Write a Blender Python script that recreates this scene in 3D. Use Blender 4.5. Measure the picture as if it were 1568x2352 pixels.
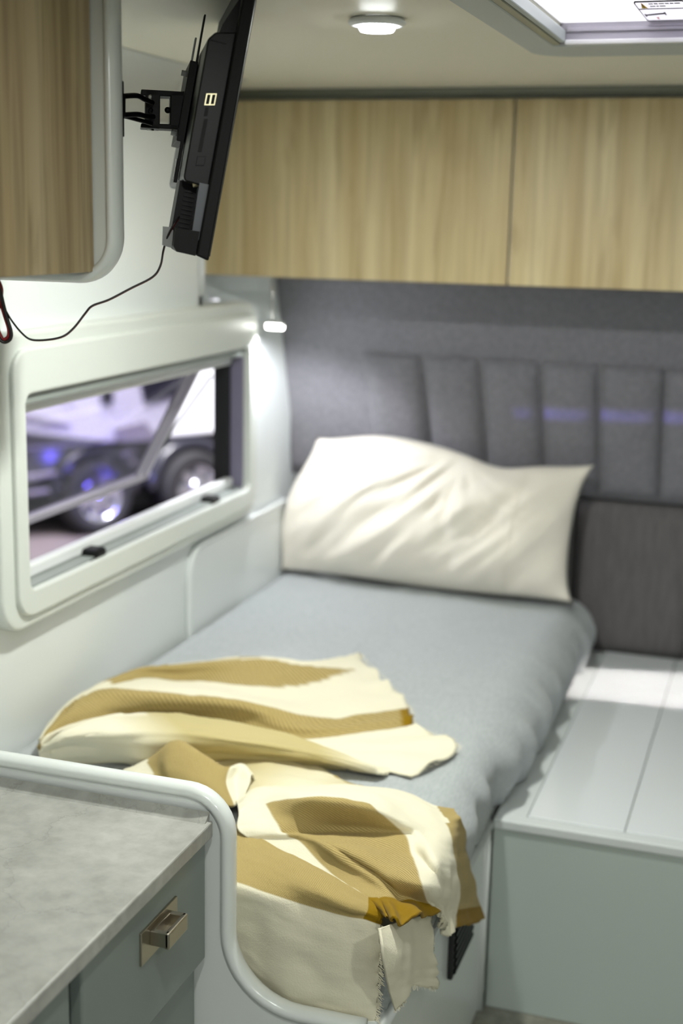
import bpy, bmesh, math, random
from mathutils import Vector, Matrix, noise
random.seed(7)
for o in list(bpy.data.objects): bpy.data.objects.remove(o)
SC = bpy.context.scene
COL = SC.collection

# ------------------------------------------------------------------ camera
FPX, CX, CY = 3120.0, 784.0, 1176.0
CAM = Vector((0, 0, 1.56))
def _n(v): return v.normalized()
dY = _n(Vector((1850-CX, 525-CY, FPX)))
dX = -_n(Vector((-8910-CX, 300-CY, FPX)))
dX = _n(dX - dY*dX.dot(dY))
dZ = dX.cross(dY)
if dZ.y > 0: dZ = -dZ
RIGHT = Vector((dX.x, dY.x, dZ.x)); DOWN = Vector((dX.y, dY.y, dZ.y)); FWD = Vector((dX.z, dY.z, dZ.z))
def ray(u, v): return RIGHT*((u-CX)/FPX) + DOWN*((v-CY)/FPX) + FWD
def onX(u, v, X): d = ray(u, v); return CAM + d*((X-CAM.x)/d.x)
def onY(u, v, Y): d = ray(u, v); return CAM + d*((Y-CAM.y)/d.y)
def onZ(u, v, Z): d = ray(u, v); return CAM + d*((Z-CAM.z)/d.z)

cam = bpy.data.cameras.new('camera'); camo = bpy.data.objects.new('camera', cam); COL.objects.link(camo)
m = Matrix((RIGHT, -DOWN, -FWD)).transposed().to_4x4(); m.translation = CAM
camo.matrix_world = m
cam.sensor_fit = 'VERTICAL'; cam.sensor_height = 36.0; cam.sensor_width = 24.0
cam.lens = FPX/2352*36.0
cam.clip_start = 0.05; cam.clip_end = 200
cam.dof.use_dof = True; cam.dof.focus_distance = 1.93; cam.dof.aperture_fstop = 2.4
SC.camera = camo

# ------------------------------------------------------------------ world, big lights, exposure
W = bpy.data.worlds.new('showroom_light'); SC.world = W; W.use_nodes = True
W.node_tree.nodes['Background'].inputs[0].default_value = (0.95, 1.0, 0.98, 1)
W.node_tree.nodes['Background'].inputs[1].default_value = 0.6
SC.view_settings.view_transform = 'Standard'; SC.view_settings.look = 'None'
SC.view_settings.exposure = 0.28; SC.view_settings.gamma = 1.0
SC.view_settings.use_curve_mapping = False

def lamp(name, kind, loc, target, energy, color=(1, 1, 1), **kw):
    l = bpy.data.lights.new(name, kind); l.energy = energy; l.color = color
    for k, v in kw.items(): setattr(l, k, v)
    o = bpy.data.objects.new(name, l); COL.objects.link(o); o.location = loc
    o.rotation_euler = (Vector(target)-Vector(loc)).to_track_quat('-Z', 'Y').to_euler()
    return o
# show lights of the hall outside: a blue strip through the left window; the warm beam is added for the patch on bench and bed
lamp('patch_beam', 'AREA', (1.52, 3.46, 1.82), (-0.38, 3.40, 0.43), 0.50, (1.0, 0.93, 0.9), shape='RECTANGLE', size=0.34, size_y=0.30, spread=math.radians(1.5))
lamp('hall_blue_strip', 'AREA', (-1.95, 2.25, 0.98), (-0.40, 3.58, 1.075), 0.065, (0.30, 0.26, 1.0), shape='RECTANGLE', size=0.34, size_y=0.03, spread=math.radians(0.8))
lamp('hall_overhead_light', 'AREA', (0.0, 2.1, 4.6), (0.0, 2.1, 0), 230, (1, 1.0, 0.99), shape='SQUARE', size=2.5)
lamp('hall_light_beyond', 'AREA', (-3.4, 6.6, 5.5), (-4.9, 10.5, 0), 1500, (0.97, 0.96, 1.0), shape='SQUARE', size=3.0)

# ------------------------------------------------------------------ helpers
def S(r, g, b):
    f = lambda c: (c/255/12.92) if c/255 <= 0.04045 else ((c/255+0.055)/1.055)**2.4
    return (f(r), f(g), f(b), 1)
def mat(name, col, rough=0.5, metal=0.0, col2=None, nscale=8.0, nstretch=(1, 1, 1), detail=4, lo=0.35, hi=0.65,
        bump=0.0, bscale=None, bstretch=None, bdist=0.01, coat=0.0, spec=0.5, trans=0.0, emit=None, estr=0.0, alpha=1.0, sheen=0.0):
    M = bpy.data.materials.new(name); M.use_nodes = True
    nt = M.node_tree; N = nt.nodes; L = nt.links; P = N['Principled BSDF']
    P.inputs['Base Color'].default_value = col; P.inputs['Roughness'].default_value = rough
    P.inputs['Metallic'].default_value = metal; P.inputs['Coat Weight'].default_value = coat
    P.inputs['Coat Roughness'].default_value = 0.12
    P.inputs['Specular IOR Level'].default_value = spec
    P.inputs['Transmission Weight'].default_value = trans
    P.inputs['Sheen Weight'].default_value = sheen
    if emit: P.inputs['Emission Color'].default_value = emit; P.inputs['Emission Strength'].default_value = estr
    tc = N.new('ShaderNodeTexCoord')
    if col2:
        mp = N.new('ShaderNodeMapping'); mp.inputs['Scale'].default_value = nstretch; L.new(tc.outputs['Object'], mp.inputs['Vector'])
        nz = N.new('ShaderNodeTexNoise'); nz.inputs['Scale'].default_value = nscale; nz.inputs['Detail'].default_value = detail
        nz.inputs['Roughness'].default_value = 0.6
        L.new(mp.outputs[0], nz.inputs['Vector'])
        rp = N.new('ShaderNodeValToRGB'); rp.color_ramp.elements[0].position = lo; rp.color_ramp.elements[1].position = hi
        rp.color_ramp.elements[0].color = col; rp.color_ramp.elements[1].color = col2
        L.new(nz.outputs['Fac'], rp.inputs['Fac']); L.new(rp.outputs['Color'], P.inputs['Base Color'])
    if bump:
        mp = N.new('ShaderNodeMapping'); mp.inputs['Scale'].default_value = bstretch or (1, 1, 1); L.new(tc.outputs['Object'], mp.inputs['Vector'])
        nz = N.new('ShaderNodeTexNoise'); nz.inputs['Scale'].default_value = bscale or 60; nz.inputs['Detail'].default_value = 3
        L.new(mp.outputs[0], nz.inputs['Vector'])
        bp = N.new('ShaderNodeBump'); bp.inputs['Strength'].default_value = bump; bp.inputs['Distance'].default_value = bdist
        L.new(nz.outputs['Fac'], bp.inputs['Height']); L.new(bp.outputs[0], P.inputs['Normal'])
    return M

def wood_mat(name, c1, c2, c3, seed=0.0, knots=True, fibre=.42):
    """laminate with vertical grain: broad bands, fine fibres, a few knots"""
    M = bpy.data.materials.new(name); M.use_nodes = True
    nt = M.node_tree; N = nt.nodes; L = nt.links; P = N['Principled BSDF']
    P.inputs['Roughness'].default_value = 0.42; P.inputs['Specular IOR Level'].default_value = 0.4
    tc = N.new('ShaderNodeTexCoord')
    def mapped(scale, loc=(0, 0, 0)):
        mp = N.new('ShaderNodeMapping'); mp.inputs['Scale'].default_value = scale; mp.inputs['Location'].default_value = loc
        L.new(tc.outputs['Object'], mp.inputs['Vector']); return mp
    def nz(scale, detail, stretch, dist=0.0, loc=(0, 0, 0)):
        mp = mapped(stretch, loc); n = N.new('ShaderNodeTexNoise')
        n.inputs['Scale'].default_value = scale; n.inputs['Detail'].default_value = detail; n.inputs['Distortion'].default_value = dist
        L.new(mp.outputs[0], n.inputs['Vector']); return n
    a = nz(11, 3, (1, 1, 0.06), 0.3, (seed, seed*.7, 0)); b = nz(70, 4, (1, 1, 0.035), 0.2, (seed, 0, 0)); c = nz(24, 3, (1, 1, 0.12), 0.8, (0, seed, 0))
    r1 = N.new('ShaderNodeValToRGB'); r1.color_ramp.elements[0].position = .36; r1.color_ramp.elements[1].position = .64
    r1.color_ramp.elements[0].color = c1; r1.color_ramp.elements[1].color = c2
    L.new(a.outputs['Fac'], r1.inputs['Fac'])
    r2 = N.new('ShaderNodeValToRGB'); r2.color_ramp.elements[0].position = .42; r2.color_ramp.elements[1].position = .66
    L.new(b.outputs['Fac'], r2.inputs['Fac'])
    mx = N.new('ShaderNodeMix'); mx.data_type = 'RGBA'; mx.inputs['B'].default_value = c3
    mu = N.new('ShaderNodeMath'); mu.operation = 'MULTIPLY'; mu.inputs[1].default_value = fibre
    L.new(r2.outputs['Color'], mu.inputs[0]); L.new(mu.outputs[0], mx.inputs['Factor']); L.new(r1.outputs['Color'], mx.inputs['A'])
    r3 = N.new('ShaderNodeValToRGB'); r3.color_ramp.elements[0].position = .56; r3.color_ramp.elements[1].position = .72
    L.new(c.outputs['Fac'], r3.inputs['Fac'])
    mu2 = N.new('ShaderNodeMath'); mu2.operation = 'MULTIPLY'; mu2.inputs[1].default_value = 0.5
    L.new(r3.outputs['Color'], mu2.inputs[0])
    mx2 = N.new('ShaderNodeMix'); mx2.data_type = 'RGBA'; mx2.inputs['B'].default_value = c3
    L.new(mu2.outputs[0], mx2.inputs['Factor']); L.new(mx.outputs['Result'], mx2.inputs['A'])
    last = mx2.outputs['Result']
    if knots:
        v = N.new('ShaderNodeTexVoronoi'); v.inputs['Scale'].default_value = 2.6
        mp = mapped((1, 1, 0.75), (seed*1.3+.37, .2, .41)); 
        wob = nz(9, 2, (1, 1, .6)); ad = N.new('ShaderNodeMixRGB'); ad.blend_type = 'ADD'; ad.inputs[0].default_value = 0.09
        L.new(mp.outputs[0], ad.inputs[1]); L.new(wob.outputs['Color'], ad.inputs[2]); L.new(ad.outputs[0], v.inputs['Vector'])
        rk = N.new('ShaderNodeValToRGB'); rk.color_ramp.elements[0].position = .02; rk.color_ramp.elements[1].position = .16
        rk.color_ramp.elements[0].color = (.5, .5, .5, 1); rk.color_ramp.elements[1].color = (0, 0, 0, 1)
        L.new(v.outputs['Distance'], rk.inputs['Fac'])
        mx3 = N.new('ShaderNodeMix'); mx3.data_type = 'RGBA'; mx3.inputs['B'].default_value = c3
        L.new(rk.outputs['Color'], mx3.inputs['Factor']); L.new(last, mx3.inputs['A']); last = mx3.outputs['Result']
    L.new(last, P.inputs['Base Color'])
    bp = N.new('ShaderNodeBump'); bp.inputs['Strength'].default_value = .12; bp.inputs['Distance'].default_value = .002
    L.new(b.outputs['Fac'], bp.inputs['Height']); L.new(bp.outputs[0], P.inputs['Normal'])
    return M

M = {}
M['wall'] = mat('white_gelcoat_wall', S(226, 230, 229), .38, coat=.15)
M['gel'] = mat('white_gelcoat', S(224, 228, 225), .28, coat=.35)
M['surround'] = mat('window_surround_plastic', S(214, 218, 212), .38)
M['ceiling'] = mat('ceiling_panel', S(228, 224, 208), .4)
M['oak'] = wood_mat('blond_oak_laminate', S(222, 206, 164), S(196, 175, 130), S(158, 137, 97), 0.0)
M['oak2'] = wood_mat('blond_oak_laminate_b', S(222, 206, 164), S(196, 175, 130), S(158, 137, 97), 4.3)
M['oak3'] = wood_mat('shaded_oak_laminate', S(200, 182, 146), S(178, 158, 120), S(126, 107, 76), 2.1, True, .6)  # oak again, browner because the cabinet's shade is put into its colour
M['shadowgap'] = mat('grey_green_trim', S(118, 120, 108), .5)
M['headfab'] = mat('grey_upholstery', S(113, 111, 118), .95, col2=S(128, 126, 133), nscale=90, bump=.35, bscale=420, bdist=.002, sheen=.2)
M['headfab2'] = mat('dark_grey_upholstery', S(94, 91, 92), .95, col2=S(106, 102, 103), nscale=70, nstretch=(1, 1, .15), bump=.3, bscale=420, bdist=.002, sheen=.2)
M['sheet'] = mat('grey_linen', S(178, 183, 184), .9, col2=S(164, 169, 171), nscale=240, nstretch=(1, .2, 1), bump=.25, bscale=500, bdist=.0015, sheen=.15)
M['pillow'] = mat('cream_cotton', S(236, 229, 216), .9, bump=.15, bscale=300, bdist=.001, sheen=.15)
M['benchw'] = mat('white_laminate', S(212, 217, 216), .22, coat=.3)
M['lid'] = mat('white_gloss_lid', S(224, 228, 230), .16, coat=.5)
M['benchf'] = mat('pale_grey_panel', S(180, 190, 184), .35)
M['floor'] = wood_mat('grey_plank_vinyl', S(140, 140, 128), S(120, 119, 108), S(96, 95, 86), 1.0, False)
M['stone'] = None
M['drawer'] = mat('sage_grey_lacquer', S(124, 133, 128), .35, spec=.4)
M['dark'] = mat('dark_recess', S(34, 36, 34), .8)
M['nickel'] = mat('brushed_nickel', S(178, 172, 158), .28, 1.0)
M['black'] = mat('black_plastic', S(14, 15, 15), .5, spec=.2, bump=.1, bscale=900, bdist=.0006)
M['blacksat'] = mat('black_satin_plastic', S(15, 16, 17), .38, spec=.25)
M['blackmetal'] = mat('black_powder_coat', S(9, 9, 10), .5, spec=.25)
M['tvgrey'] = mat('grey_bevel_plastic', S(92, 96, 104), .35)
M['screen'] = mat('dark_glass_screen', S(10, 10, 12), .08)
M['silver'] = mat('silver_port', S(205, 196, 160), .3, .85)
M['greyplate'] = mat('grey_plastic', S(150, 152, 152), .45)
M['steel'] = mat('zinc_steel', S(190, 190, 188), .35, .9)
M['red'] = mat('red_insulation', S(140, 26, 24), .4)
M['blk'] = mat('black_insulation', S(22, 18, 16), .4)
M['alu'] = mat('white_aluminium', S(236, 238, 238), .25, coat=.3)
M['cassette'] = mat('grey_blind_cassette', S(146, 152, 148), .4)
M['gasket'] = mat('black_rubber', S(16, 17, 20), .6)
M['acryl_edge'] = mat('pane_edge_strip', S(196, 192, 200), .3)
M['hatchframe'] = mat('hatch_frame_plastic', S(178, 186, 186), .4)
M['hatchwell'] = mat('hatch_well_plastic', S(150, 150, 128), .4)
M['rail'] = mat('mauve_aluminium', S(170, 166, 176), .3, .5)
M['railwhite'] = mat('bright_rail', S(240, 240, 242), .25)
M['lampwhite'] = mat('white_lamp_ring', S(240, 242, 242), .3)
M['lens'] = mat('lamp_lens', S(250, 250, 250), .4, emit=(.95, 1, .98, 1), estr=22)
M['rlens'] = mat('reading_lens', S(250, 250, 240), .4, emit=(1, 1, .93, 1), estr=14)
M['ventblack'] = mat('black_vent', S(26, 28, 30), .5)
M['yellow'] = mat('warning_yellow', S(232, 190, 30), .6)
M['redmark'] = mat('red_mark', S(206, 78, 50), .6)
M['ink'] = mat('black_ink', S(40, 40, 46), .6)
M['greyink'] = mat('grey_ink', S(170, 168, 176), .6)
M['sticker'] = mat('sticker_white', S(238, 238, 242), .5)
M['ground'] = mat('hall_floor', S(104, 94, 95), .5, col2=S(94, 86, 88), nscale=1.5)
M['carw'] = mat('vehicle_white_paint', S(240, 240, 244), .25, coat=.5)
M['card'] = mat('vehicle_dark_paint', S(44, 44, 54), .25, coat=.5)
M['cargrey'] = mat('vehicle_grey_paint', S(150, 148, 160), .25, metal=.3, coat=.5)
M['tyre'] = mat('tyre_rubber', S(32, 31, 33), .8)
M['rim'] = mat('alloy_rim', S(200, 200, 208), .22, .9)
M['chrome'] = mat('chrome', S(214, 210, 220), .15, 1.0)
# stone worktop with mottling, fine cracks
def stone():
    X = bpy.data.materials.new('grey_stone_laminate'); X.use_nodes = True
    nt = X.node_tree; N = nt.nodes; L = nt.links; P = N['Principled BSDF']; P.inputs['Roughness'].default_value = .42
    P.inputs['Specular IOR Level'].default_value = .35
    tc = N.new('ShaderNodeTexCoord')
    n1 = N.new('ShaderNodeTexNoise'); n1.inputs['Scale'].default_value = 7; n1.inputs['Detail'].default_value = 7; n1.inputs['Roughness'].default_value = .68
    n2 = N.new('ShaderNodeTexNoise'); n2.inputs['Scale'].default_value = 46; n2.inputs['Detail'].default_value = 5
    for n in (n1, n2): L.new(tc.outputs['Object'], n.inputs['Vector'])
    r = N.new('ShaderNodeValToRGB'); e = r.color_ramp.elements
    e[0].position = .3; e[0].color = S(146, 146, 140); e[1].position = .68; e[1].color = S(180, 180, 174)
    L.new(n1.outputs['Fac'], r.inputs['Fac'])
    r2 = N.new('ShaderNodeValToRGB'); r2.color_ramp.elements[0].position = .35; r2.color_ramp.elements[0].color = (.87, .87, .86, 1)
    r2.color_ramp.elements[1].position = .6; r2.color_ramp.elements[1].color = (1, 1, 1, 1); L.new(n2.outputs['Fac'], r2.inputs['Fac'])
    mx = N.new('ShaderNodeMix'); mx.data_type = 'RGBA'; mx.blend_type = 'MULTIPLY'; mx.inputs['Factor'].default_value = 1
    L.new(r.outputs['Color'], mx.inputs['A']); L.new(r2.outputs['Color'], mx.inputs['B'])
    # thin vein cracks
    wv = N.new('ShaderNodeTexVoronoi'); wv.feature = 'DISTANCE_TO_EDGE'; wv.inputs['Scale'].default_value = 4.2
    ad = N.new('ShaderNodeMixRGB'); ad.blend_type = 'ADD'; ad.inputs[0].default_value = .16
    L.new(tc.outputs['Object'], ad.inputs[1]); L.new(n1.outputs['Color'], ad.inputs[2]); L.new(ad.outputs[0], wv.inputs['Vector'])
    rv = N.new('ShaderNodeValToRGB'); rv.color_ramp.elements[0].position = 0; rv.color_ramp.elements[0].color = (.72, .71, .70, 1)
    rv.color_ramp.elements[1].position = .009; rv.color_ramp.elements[1].color = (1, 1, 1, 1); L.new(wv.outputs['Distance'], rv.inputs['Fac'])
    mx2 = N.new('ShaderNodeMix'); mx2.data_type = 'RGBA'; mx2.blend_type = 'MULTIPLY'; mx2.inputs['Factor'].default_value = .6
    L.new(mx.outputs['Result'], mx2.inputs['A']); L.new(rv.outputs['Color'], mx2.inputs['B']); L.new(mx2.outputs['Result'], P.inputs['Base Color'])
    return X
M['stone'] = stone()
def glass(name, tint, a):
    X = bpy.data.materials.new(name); X.use_nodes = True
    nt = X.node_tree; N = nt.nodes; L = nt.links; N.clear()
    o = N.new('ShaderNodeOutputMaterial'); t = N.new('ShaderNodeBsdfTransparent'); t.inputs[0].default_value = tint
    g = N.new('ShaderNodeBsdfGlossy'); g.inputs['Roughness'].default_value = .04
    mx = N.new('ShaderNodeMixShader'); mx.inputs[0].default_value = a
    L.new(t.outputs[0], mx.inputs[1]); L.new(g.outputs[0], mx.inputs[2]); L.new(mx.outputs[0], o.inputs[0]); return X
M['acryl'] = glass('tinted_acrylic', (.66, .64, .71, 1), .16)
def translucent(name, c, k):
    X = bpy.data.materials.new(name); X.use_nodes = True
    nt = X.node_tree; N = nt.nodes; L = nt.links; N.clear()
    o = N.new('ShaderNodeOutputMaterial'); t = N.new('ShaderNodeBsdfTranslucent'); t.inputs[0].default_value = c
    g = N.new('ShaderNodeBsdfDiffuse'); g.inputs[0].default_value = c
    mx = N.new('ShaderNodeMixShader'); mx.inputs[0].default_value = k
    L.new(g.outputs[0], mx.inputs[1]); L.new(t.outputs[0], mx.inputs[2]); L.new(mx.outputs[0], o.inputs[0]); return X
M['lidtrans'] = translucent('translucent_lid', (.93, .92, .95, 1), .7)

def off(o):
    v = Vector((0, 0, 0))
    while o is not None: v += Vector(o.location); o = o.parent
    return v
def tag(o, label=None, cat=None, group=None, kind=None):
    if label: o['label'] = label
    if cat: o['category'] = cat
    if group: o['group'] = group
    if kind: o['kind'] = kind
    return o
def empty(name, loc, label=None, cat=None, group=None, kind=None):
    o = bpy.data.objects.new(name, None); COL.objects.link(o); o.location = loc; o.empty_display_size = .05
    return tag(o, label, cat, group, kind)
def mk(name, verts, faces, material, parent=None, smooth=False, loc=None):
    """one mesh object from world-space verts"""
    verts = [Vector(v) for v in verts]
    if parent is not None: base = off(parent)
    elif loc is not None: base = Vector(loc)
    else:
        xs = [v.x for v in verts]; ys = [v.y for v in verts]; zs = [v.z for v in verts]
        base = Vector(((min(xs)+max(xs))/2, (min(ys)+max(ys))/2, min(zs)))
    me = bpy.data.meshes.new(name); me.from_pydata([v-base for v in verts], [], faces); me.update()
    bm = bmesh.new(); bm.from_mesh(me); bmesh.ops.recalc_face_normals(bm, faces=bm.faces); bm.to_mesh(me); bm.free()
    if smooth:
        for p in me.polygons: p.use_smooth = True
    me.materials.append(material)
    o = bpy.data.objects.new(name, me); COL.objects.link(o)
    if parent is not None: o.parent = parent
    else: o.location = base
    return o
def bm_out(bm): 
    bm.verts.index_update()
    return [v.co.copy() for v in bm.verts], [[v.index for v in f.verts] for f in bm.faces]
def boxvf(x0, x1, y0, y1, z0, z1, bev=0.0, seg=2):
    bm = bmesh.new(); bmesh.ops.create_cube(bm, size=1)
    for v in bm.verts:
        v.co = Vector((x0 if v.co.x < 0 else x1, y0 if v.co.y < 0 else y1, z0 if v.co.z < 0 else z1))
    if bev > 0: bmesh.ops.bevel(bm, geom=bm.edges[:], offset=bev, segments=seg, profile=.5, affect='EDGES', clamp_overlap=True)
    r = bm_out(bm); bm.free(); return r
def box(name, x0, x1, y0, y1, z0, z1, material, parent=None, bev=.002, seg=2, smooth=False):
    v, f = boxvf(x0, x1, y0, y1, z0, z1, bev, seg); return mk(name, v, f, material, parent, smooth)
def merge(*vfs):
    V = []; F = []
    for v, f in vfs:
        b = len(V); V += list(v); F += [[i+b for i in q] for q in f]
    return V, F
def frame_box(origin, ex, ey, ez, a, b, bev=.001):
    """box in a local frame, a=(min) b=(max)"""
    v, f = boxvf(a[0], b[0], a[1], b[1], a[2], b[2], bev)
    return [origin+ex*p.x+ey*p.y+ez*p.z for p in v], f
def prism(poly, to3, d0, d1):
    """extrude 2D poly; to3(p,d)->Vector"""
    n = len(poly); V = [to3(p, d0) for p in poly]+[to3(p, d1) for p in poly]
    F = [list(range(n)), list(range(n, 2*n))]+[[i, (i+1) % n, n+(i+1) % n, n+i] for i in range(n)]
    return V, F
def rrect(x0, x1, y0, y1, r, seg=8):
    P = []
    for cx, cy, a0 in ((x1-r, y1-r, 0), (x0+r, y1-r, 90), (x0+r, y0+r, 180), (x1-r, y0+r, 270)):
        for i in range(seg+1):
            a = math.radians(a0+90*i/seg); P.append((cx+r*math.cos(a), cy+r*math.sin(a)))
    return P
def ring(outer, inner, to3, d0, d1):
    n = len(outer); V = []
    for d in (d0, d1):
        V += [to3(p, d) for p in outer]; V += [to3(p, d) for p in inner]
    F = []
    for i in range(n):
        j = (i+1) % n
        F += [[i, j, n+j, n+i], [2*n+i, 2*n+j, 3*n+j, 3*n+i], [i, j, 2*n+j, 2*n+i], [n+i, n+j, 3*n+j, 3*n+i]]
    return V, F
def catmull(pts, sub, closed=False):
    out = []; n = len(pts); pts = [Vector(p) for p in pts]
    rng = range(n if closed else n-1)
    g = (lambda i: pts[i % n]) if closed else (lambda i: pts[min(max(i, 0), n-1)])
    for i in rng:
        p0, p1, p2, p3 = g(i-1), g(i), g(i+1), g(i+2)
        for k in range(sub):
            t = k/sub; out.append(.5*((2*p1)+(p2-p0)*t+(2*p0-5*p1+4*p2-p3)*t*t+(3*p1-p0-3*p2+p3)*t**3))
    if not closed: out.append(pts[-1])
    return out
def tube(path, r, seg=10, closed=False, sx=None):
    V = []; F = []; n = len(path); path = [Vector(p) for p in path]
    up = None
    for i in range(n):
        a = path[(i-1) % n] if (closed or i > 0) else path[0]
        b = path[(i+1) % n] if (closed or i < n-1) else path[-1]
        t = (b-a).normalized()
        if up is None:
            up = Vector((0, 1, 0)) if abs(t.y) < .9 else Vector((1, 0, 0))
        s = t.cross(up).normalized(); up = s.cross(t).normalized()
        rr = r if not callable(r) else r(i/(n-1))
        for k in range(seg):
            an = 2*math.pi*k/seg; V.append(path[i]+s*math.cos(an)*rr+up*math.sin(an)*(sx or rr))
    m_ = n if closed else n-1
    for i in range(m_):
        for k in range(seg):
            j = (i+1) % n; F.append([i*seg+k, i*seg+(k+1) % seg, j*seg+(k+1) % seg, j*seg+k])
    if not closed: F += [list(range(seg)), list(range((n-1)*seg, n*seg))]
    return V, F
def lathe(prof, seg, to3):
    V = []; F = []; n = len(prof)
    for k in range(seg):
        a = 2*math.pi*k/seg
        for (r, h) in prof: V.append(to3(r*math.cos(a), r*math.sin(a), h))
    for k in range(seg):
        for i in range(n-1):
            k2 = (k+1) % seg; F.append([k*n+i, k2*n+i, k2*n+i+1, k*n+i+1])
    return V, F
def grid_faces(nu, nv): return [[i*nv+j, (i+1)*nv+j, (i+1)*nv+j+1, i*nv+j+1] for i in range(nu-1) for j in range(nv-1)]

# ------------------------------------------------------------------ shell constants
XW = -1.345      # left wall
XR = 1.36        # right wall
ZC = 1.865       # ceiling
YH = 3.646       # head end (foot of headboard)
YCAB = 3.22      # rear locker fronts
ZB = 0.413       # bench / bed base top
ZM = 0.57        # mattress top
YP = 1.69        # divider panel

# floor
box('floor', -1.5, 1.5, -0.6, 3.9, -0.05, 0.0, M['floor'], None, 0).update_tag(); tag(bpy.data.objects['floor'], kind='structure')
# ceiling with a hole for the roof hatch
HX0, HX1, HY0, HY1 = -0.432, 0.10, 1.85, 2.405
ov = merge(boxvf(-1.5, HX0, -.6, 3.9, ZC, ZC+.05), boxvf(HX1, 1.5, -.6, 3.9, ZC, ZC+.05),
           boxvf(HX0, HX1, -.6, HY0, ZC, ZC+.05), boxvf(HX0, HX1, HY1, 3.9, ZC, ZC+.05))
tag(mk('ceiling', *ov, M['ceiling']), kind='structure')
# left wall: plane XW with window hole, and a recess above z=1.34 beyond Y=2.97
WY0, WY1, WZ0, WZ1 = 2.125, 3.190, 0.868, 1.245
YN, ZN, XN = 2.99, 1.345, -1.465
parts = []
def slab(y0, y1, z0, z1, xf=XW, xb=XW-.03, bev=0): parts.append(boxvf(xb, xf, y0, y1, z0, z1, bev))
slab(-.6, WY0, 0, ZC); slab(WY0, YN, WZ1, ZC); slab(WY0, WY1, 0, WZ0); slab(YN, WY1, WZ1, ZN); slab(WY1, 3.30, 0, ZN)
slab(YN, 3.9, ZN, ZC, XN, XN-.03); parts.append(boxvf(XN-.03, XW, YN-.02, YN, ZN-.02, ZC)); parts.append(boxvf(XN-.03, XW-.0, YN-.02, 3.30, ZN-.02, ZN))
# part of the wall behind the ledge: sweeps out from the recess to meet the headboard
N_ = 10; V = []; F = []
for i in range(N_+1):
    t = i/N_; y = 3.30+t*.30; s = t*t*(3-2*t)
    x = XW - .012*math.sin(math.pi*t)
    xt = XN+(XW-XN)*s
    V += [Vector((x, y, 0)), Vector((x, y, ZN-.10)), Vector((x-(x-xt)*.5, y, ZN-.02)), Vector((xt, y, ZN+.02)), Vector((xt, y, 1.412))]
F = grid_faces(N_+1, 5)
parts.append((V, F))
wl = mk('wall_left', *merge(*parts), M['wall']); tag(wl, kind='structure')
# curved return at the near edge of the recess (quarter column) and rounded ledge nose
V, F = tube([(XW-.03, YN+.0, ZN+.03), (XW-.03, YN, ZC)], .035, 20); mk('recess_edge', V, F, M['wall'], wl, True)
nose = catmull([(XW-.022, 2.90, ZN-.022), (XW-.022, 3.05, ZN-.022), (XW-.022, 3.22, ZN-.018), (XW-.03, 3.29, ZN-.024), (XW-.06, 3.31, ZN-.03)], 6)
V, F = tube(nose, .024, 14); mk('ledge_nose', V, F, M['wall'], wl, True)
# cove between wall and ceiling
P = [(XW-.005, ZC+.005)]+[(XW+.11*(1-math.cos(a)), ZC-.11*(1-math.sin(a))) for a in [math.pi/2*k/10 for k in range(11)]]
V, F = prism([(p[0], p[1]) for p in P], lambda p, d: Vector((p[0], d, p[1])), -.6, YN+.02)
tag(mk('trim_1', V, F, M['wall'], None, True), kind='structure')
# right wall (out of view), its opening sized to let the added warm beam in
pr = merge(boxvf(XR, XR+.06, -.6, 3.05, 0, ZC), boxvf(XR, XR+.06, 3.05, 3.62, 0, 1.30), boxvf(XR, XR+.06, 3.05, 3.62, 1.855, ZC), boxvf(XR, XR+.06, 3.62, 3.9, 0, ZC))
tag(mk('wall_right', *pr, M['wall']), kind='structure')
tag(box('wall_back', -1.53, XR+.06, 3.78, 3.86, 0, ZC, M['wall'], None, 0), kind='structure')
# raised moulded panel under the window, running to the head end
pv = rrect(2.60, 3.56, .45, .80, .07)
pc = onX(432, 1400, XW+.008)
pv = rrect(pc.y, 3.60, .40, .775, .075)
V, F = prism(pv, lambda p, d: Vector((d, p[0], p[1])), XW-.002, XW+.010)
tag(mk('trim_2', V, F, M['wall']), kind='structure')
pth = [Vector((XW+.010, p[0], p[1])) for p in pv]
V, F = tube(pth, .007, 8, True); mk('bead', V, F, M['wall'], bpy.data.objects['trim_2'], True)

# ------------------------------------------------------------------ window in left wall
win = empty('window_1', (XW, (WY0+WY1)/2, WZ0), kind='structure')
T3 = lambda p, d: Vector((d, p[0], p[1]))
OUT = rrect(2.045, 3.262, .802, 1.352, .065, 8); INR = rrect(2.085, 3.236, .825, 1.322, .05, 8); OPN = rrect(WY0, WY1, WZ0+.006, WZ1-.006, .022, 8)
def ringpts(a, b, d0, d1): return ring(a, b, T3, d0, d1)
V, F = ringpts(OUT, OPN, XW-.01, XW+.034); s_ = mk('surround', V, F, M['surround'], win)
bv = s_.modifiers.new('bevel', 'BEVEL'); bv.width = .008; bv.segments = 3; bv.limit_method = 'ANGLE'; bv.angle_limit = math.radians(50)
V, F = ringpts(INR, OPN, XW+.03, XW+.044); s_ = mk('inner_surround', V, F, M['surround'], win)
bv = s_.modifiers.new('bevel', 'BEVEL'); bv.width = .005; bv.segments = 3; bv.limit_method = 'ANGLE'; bv.angle_limit = math.radians(50)
XF = XW+.030
box('blind_cassette', XW-.02, XF, WY0+.004, WY1-.004, WZ1-.028, WZ1-.004, M['cassette'], win, .004)
box('bottom_sill', XW-.022, XF, WY0+.004, WY1-.004, WZ0+.004, WZ0+.010, M['cassette'], win, .002)
box('bottom_rail', XW-.022, XW+.002, WY0+.004, WY1-.012, WZ0+.010, WZ0+.036, M['alu'], win, .005)
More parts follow.
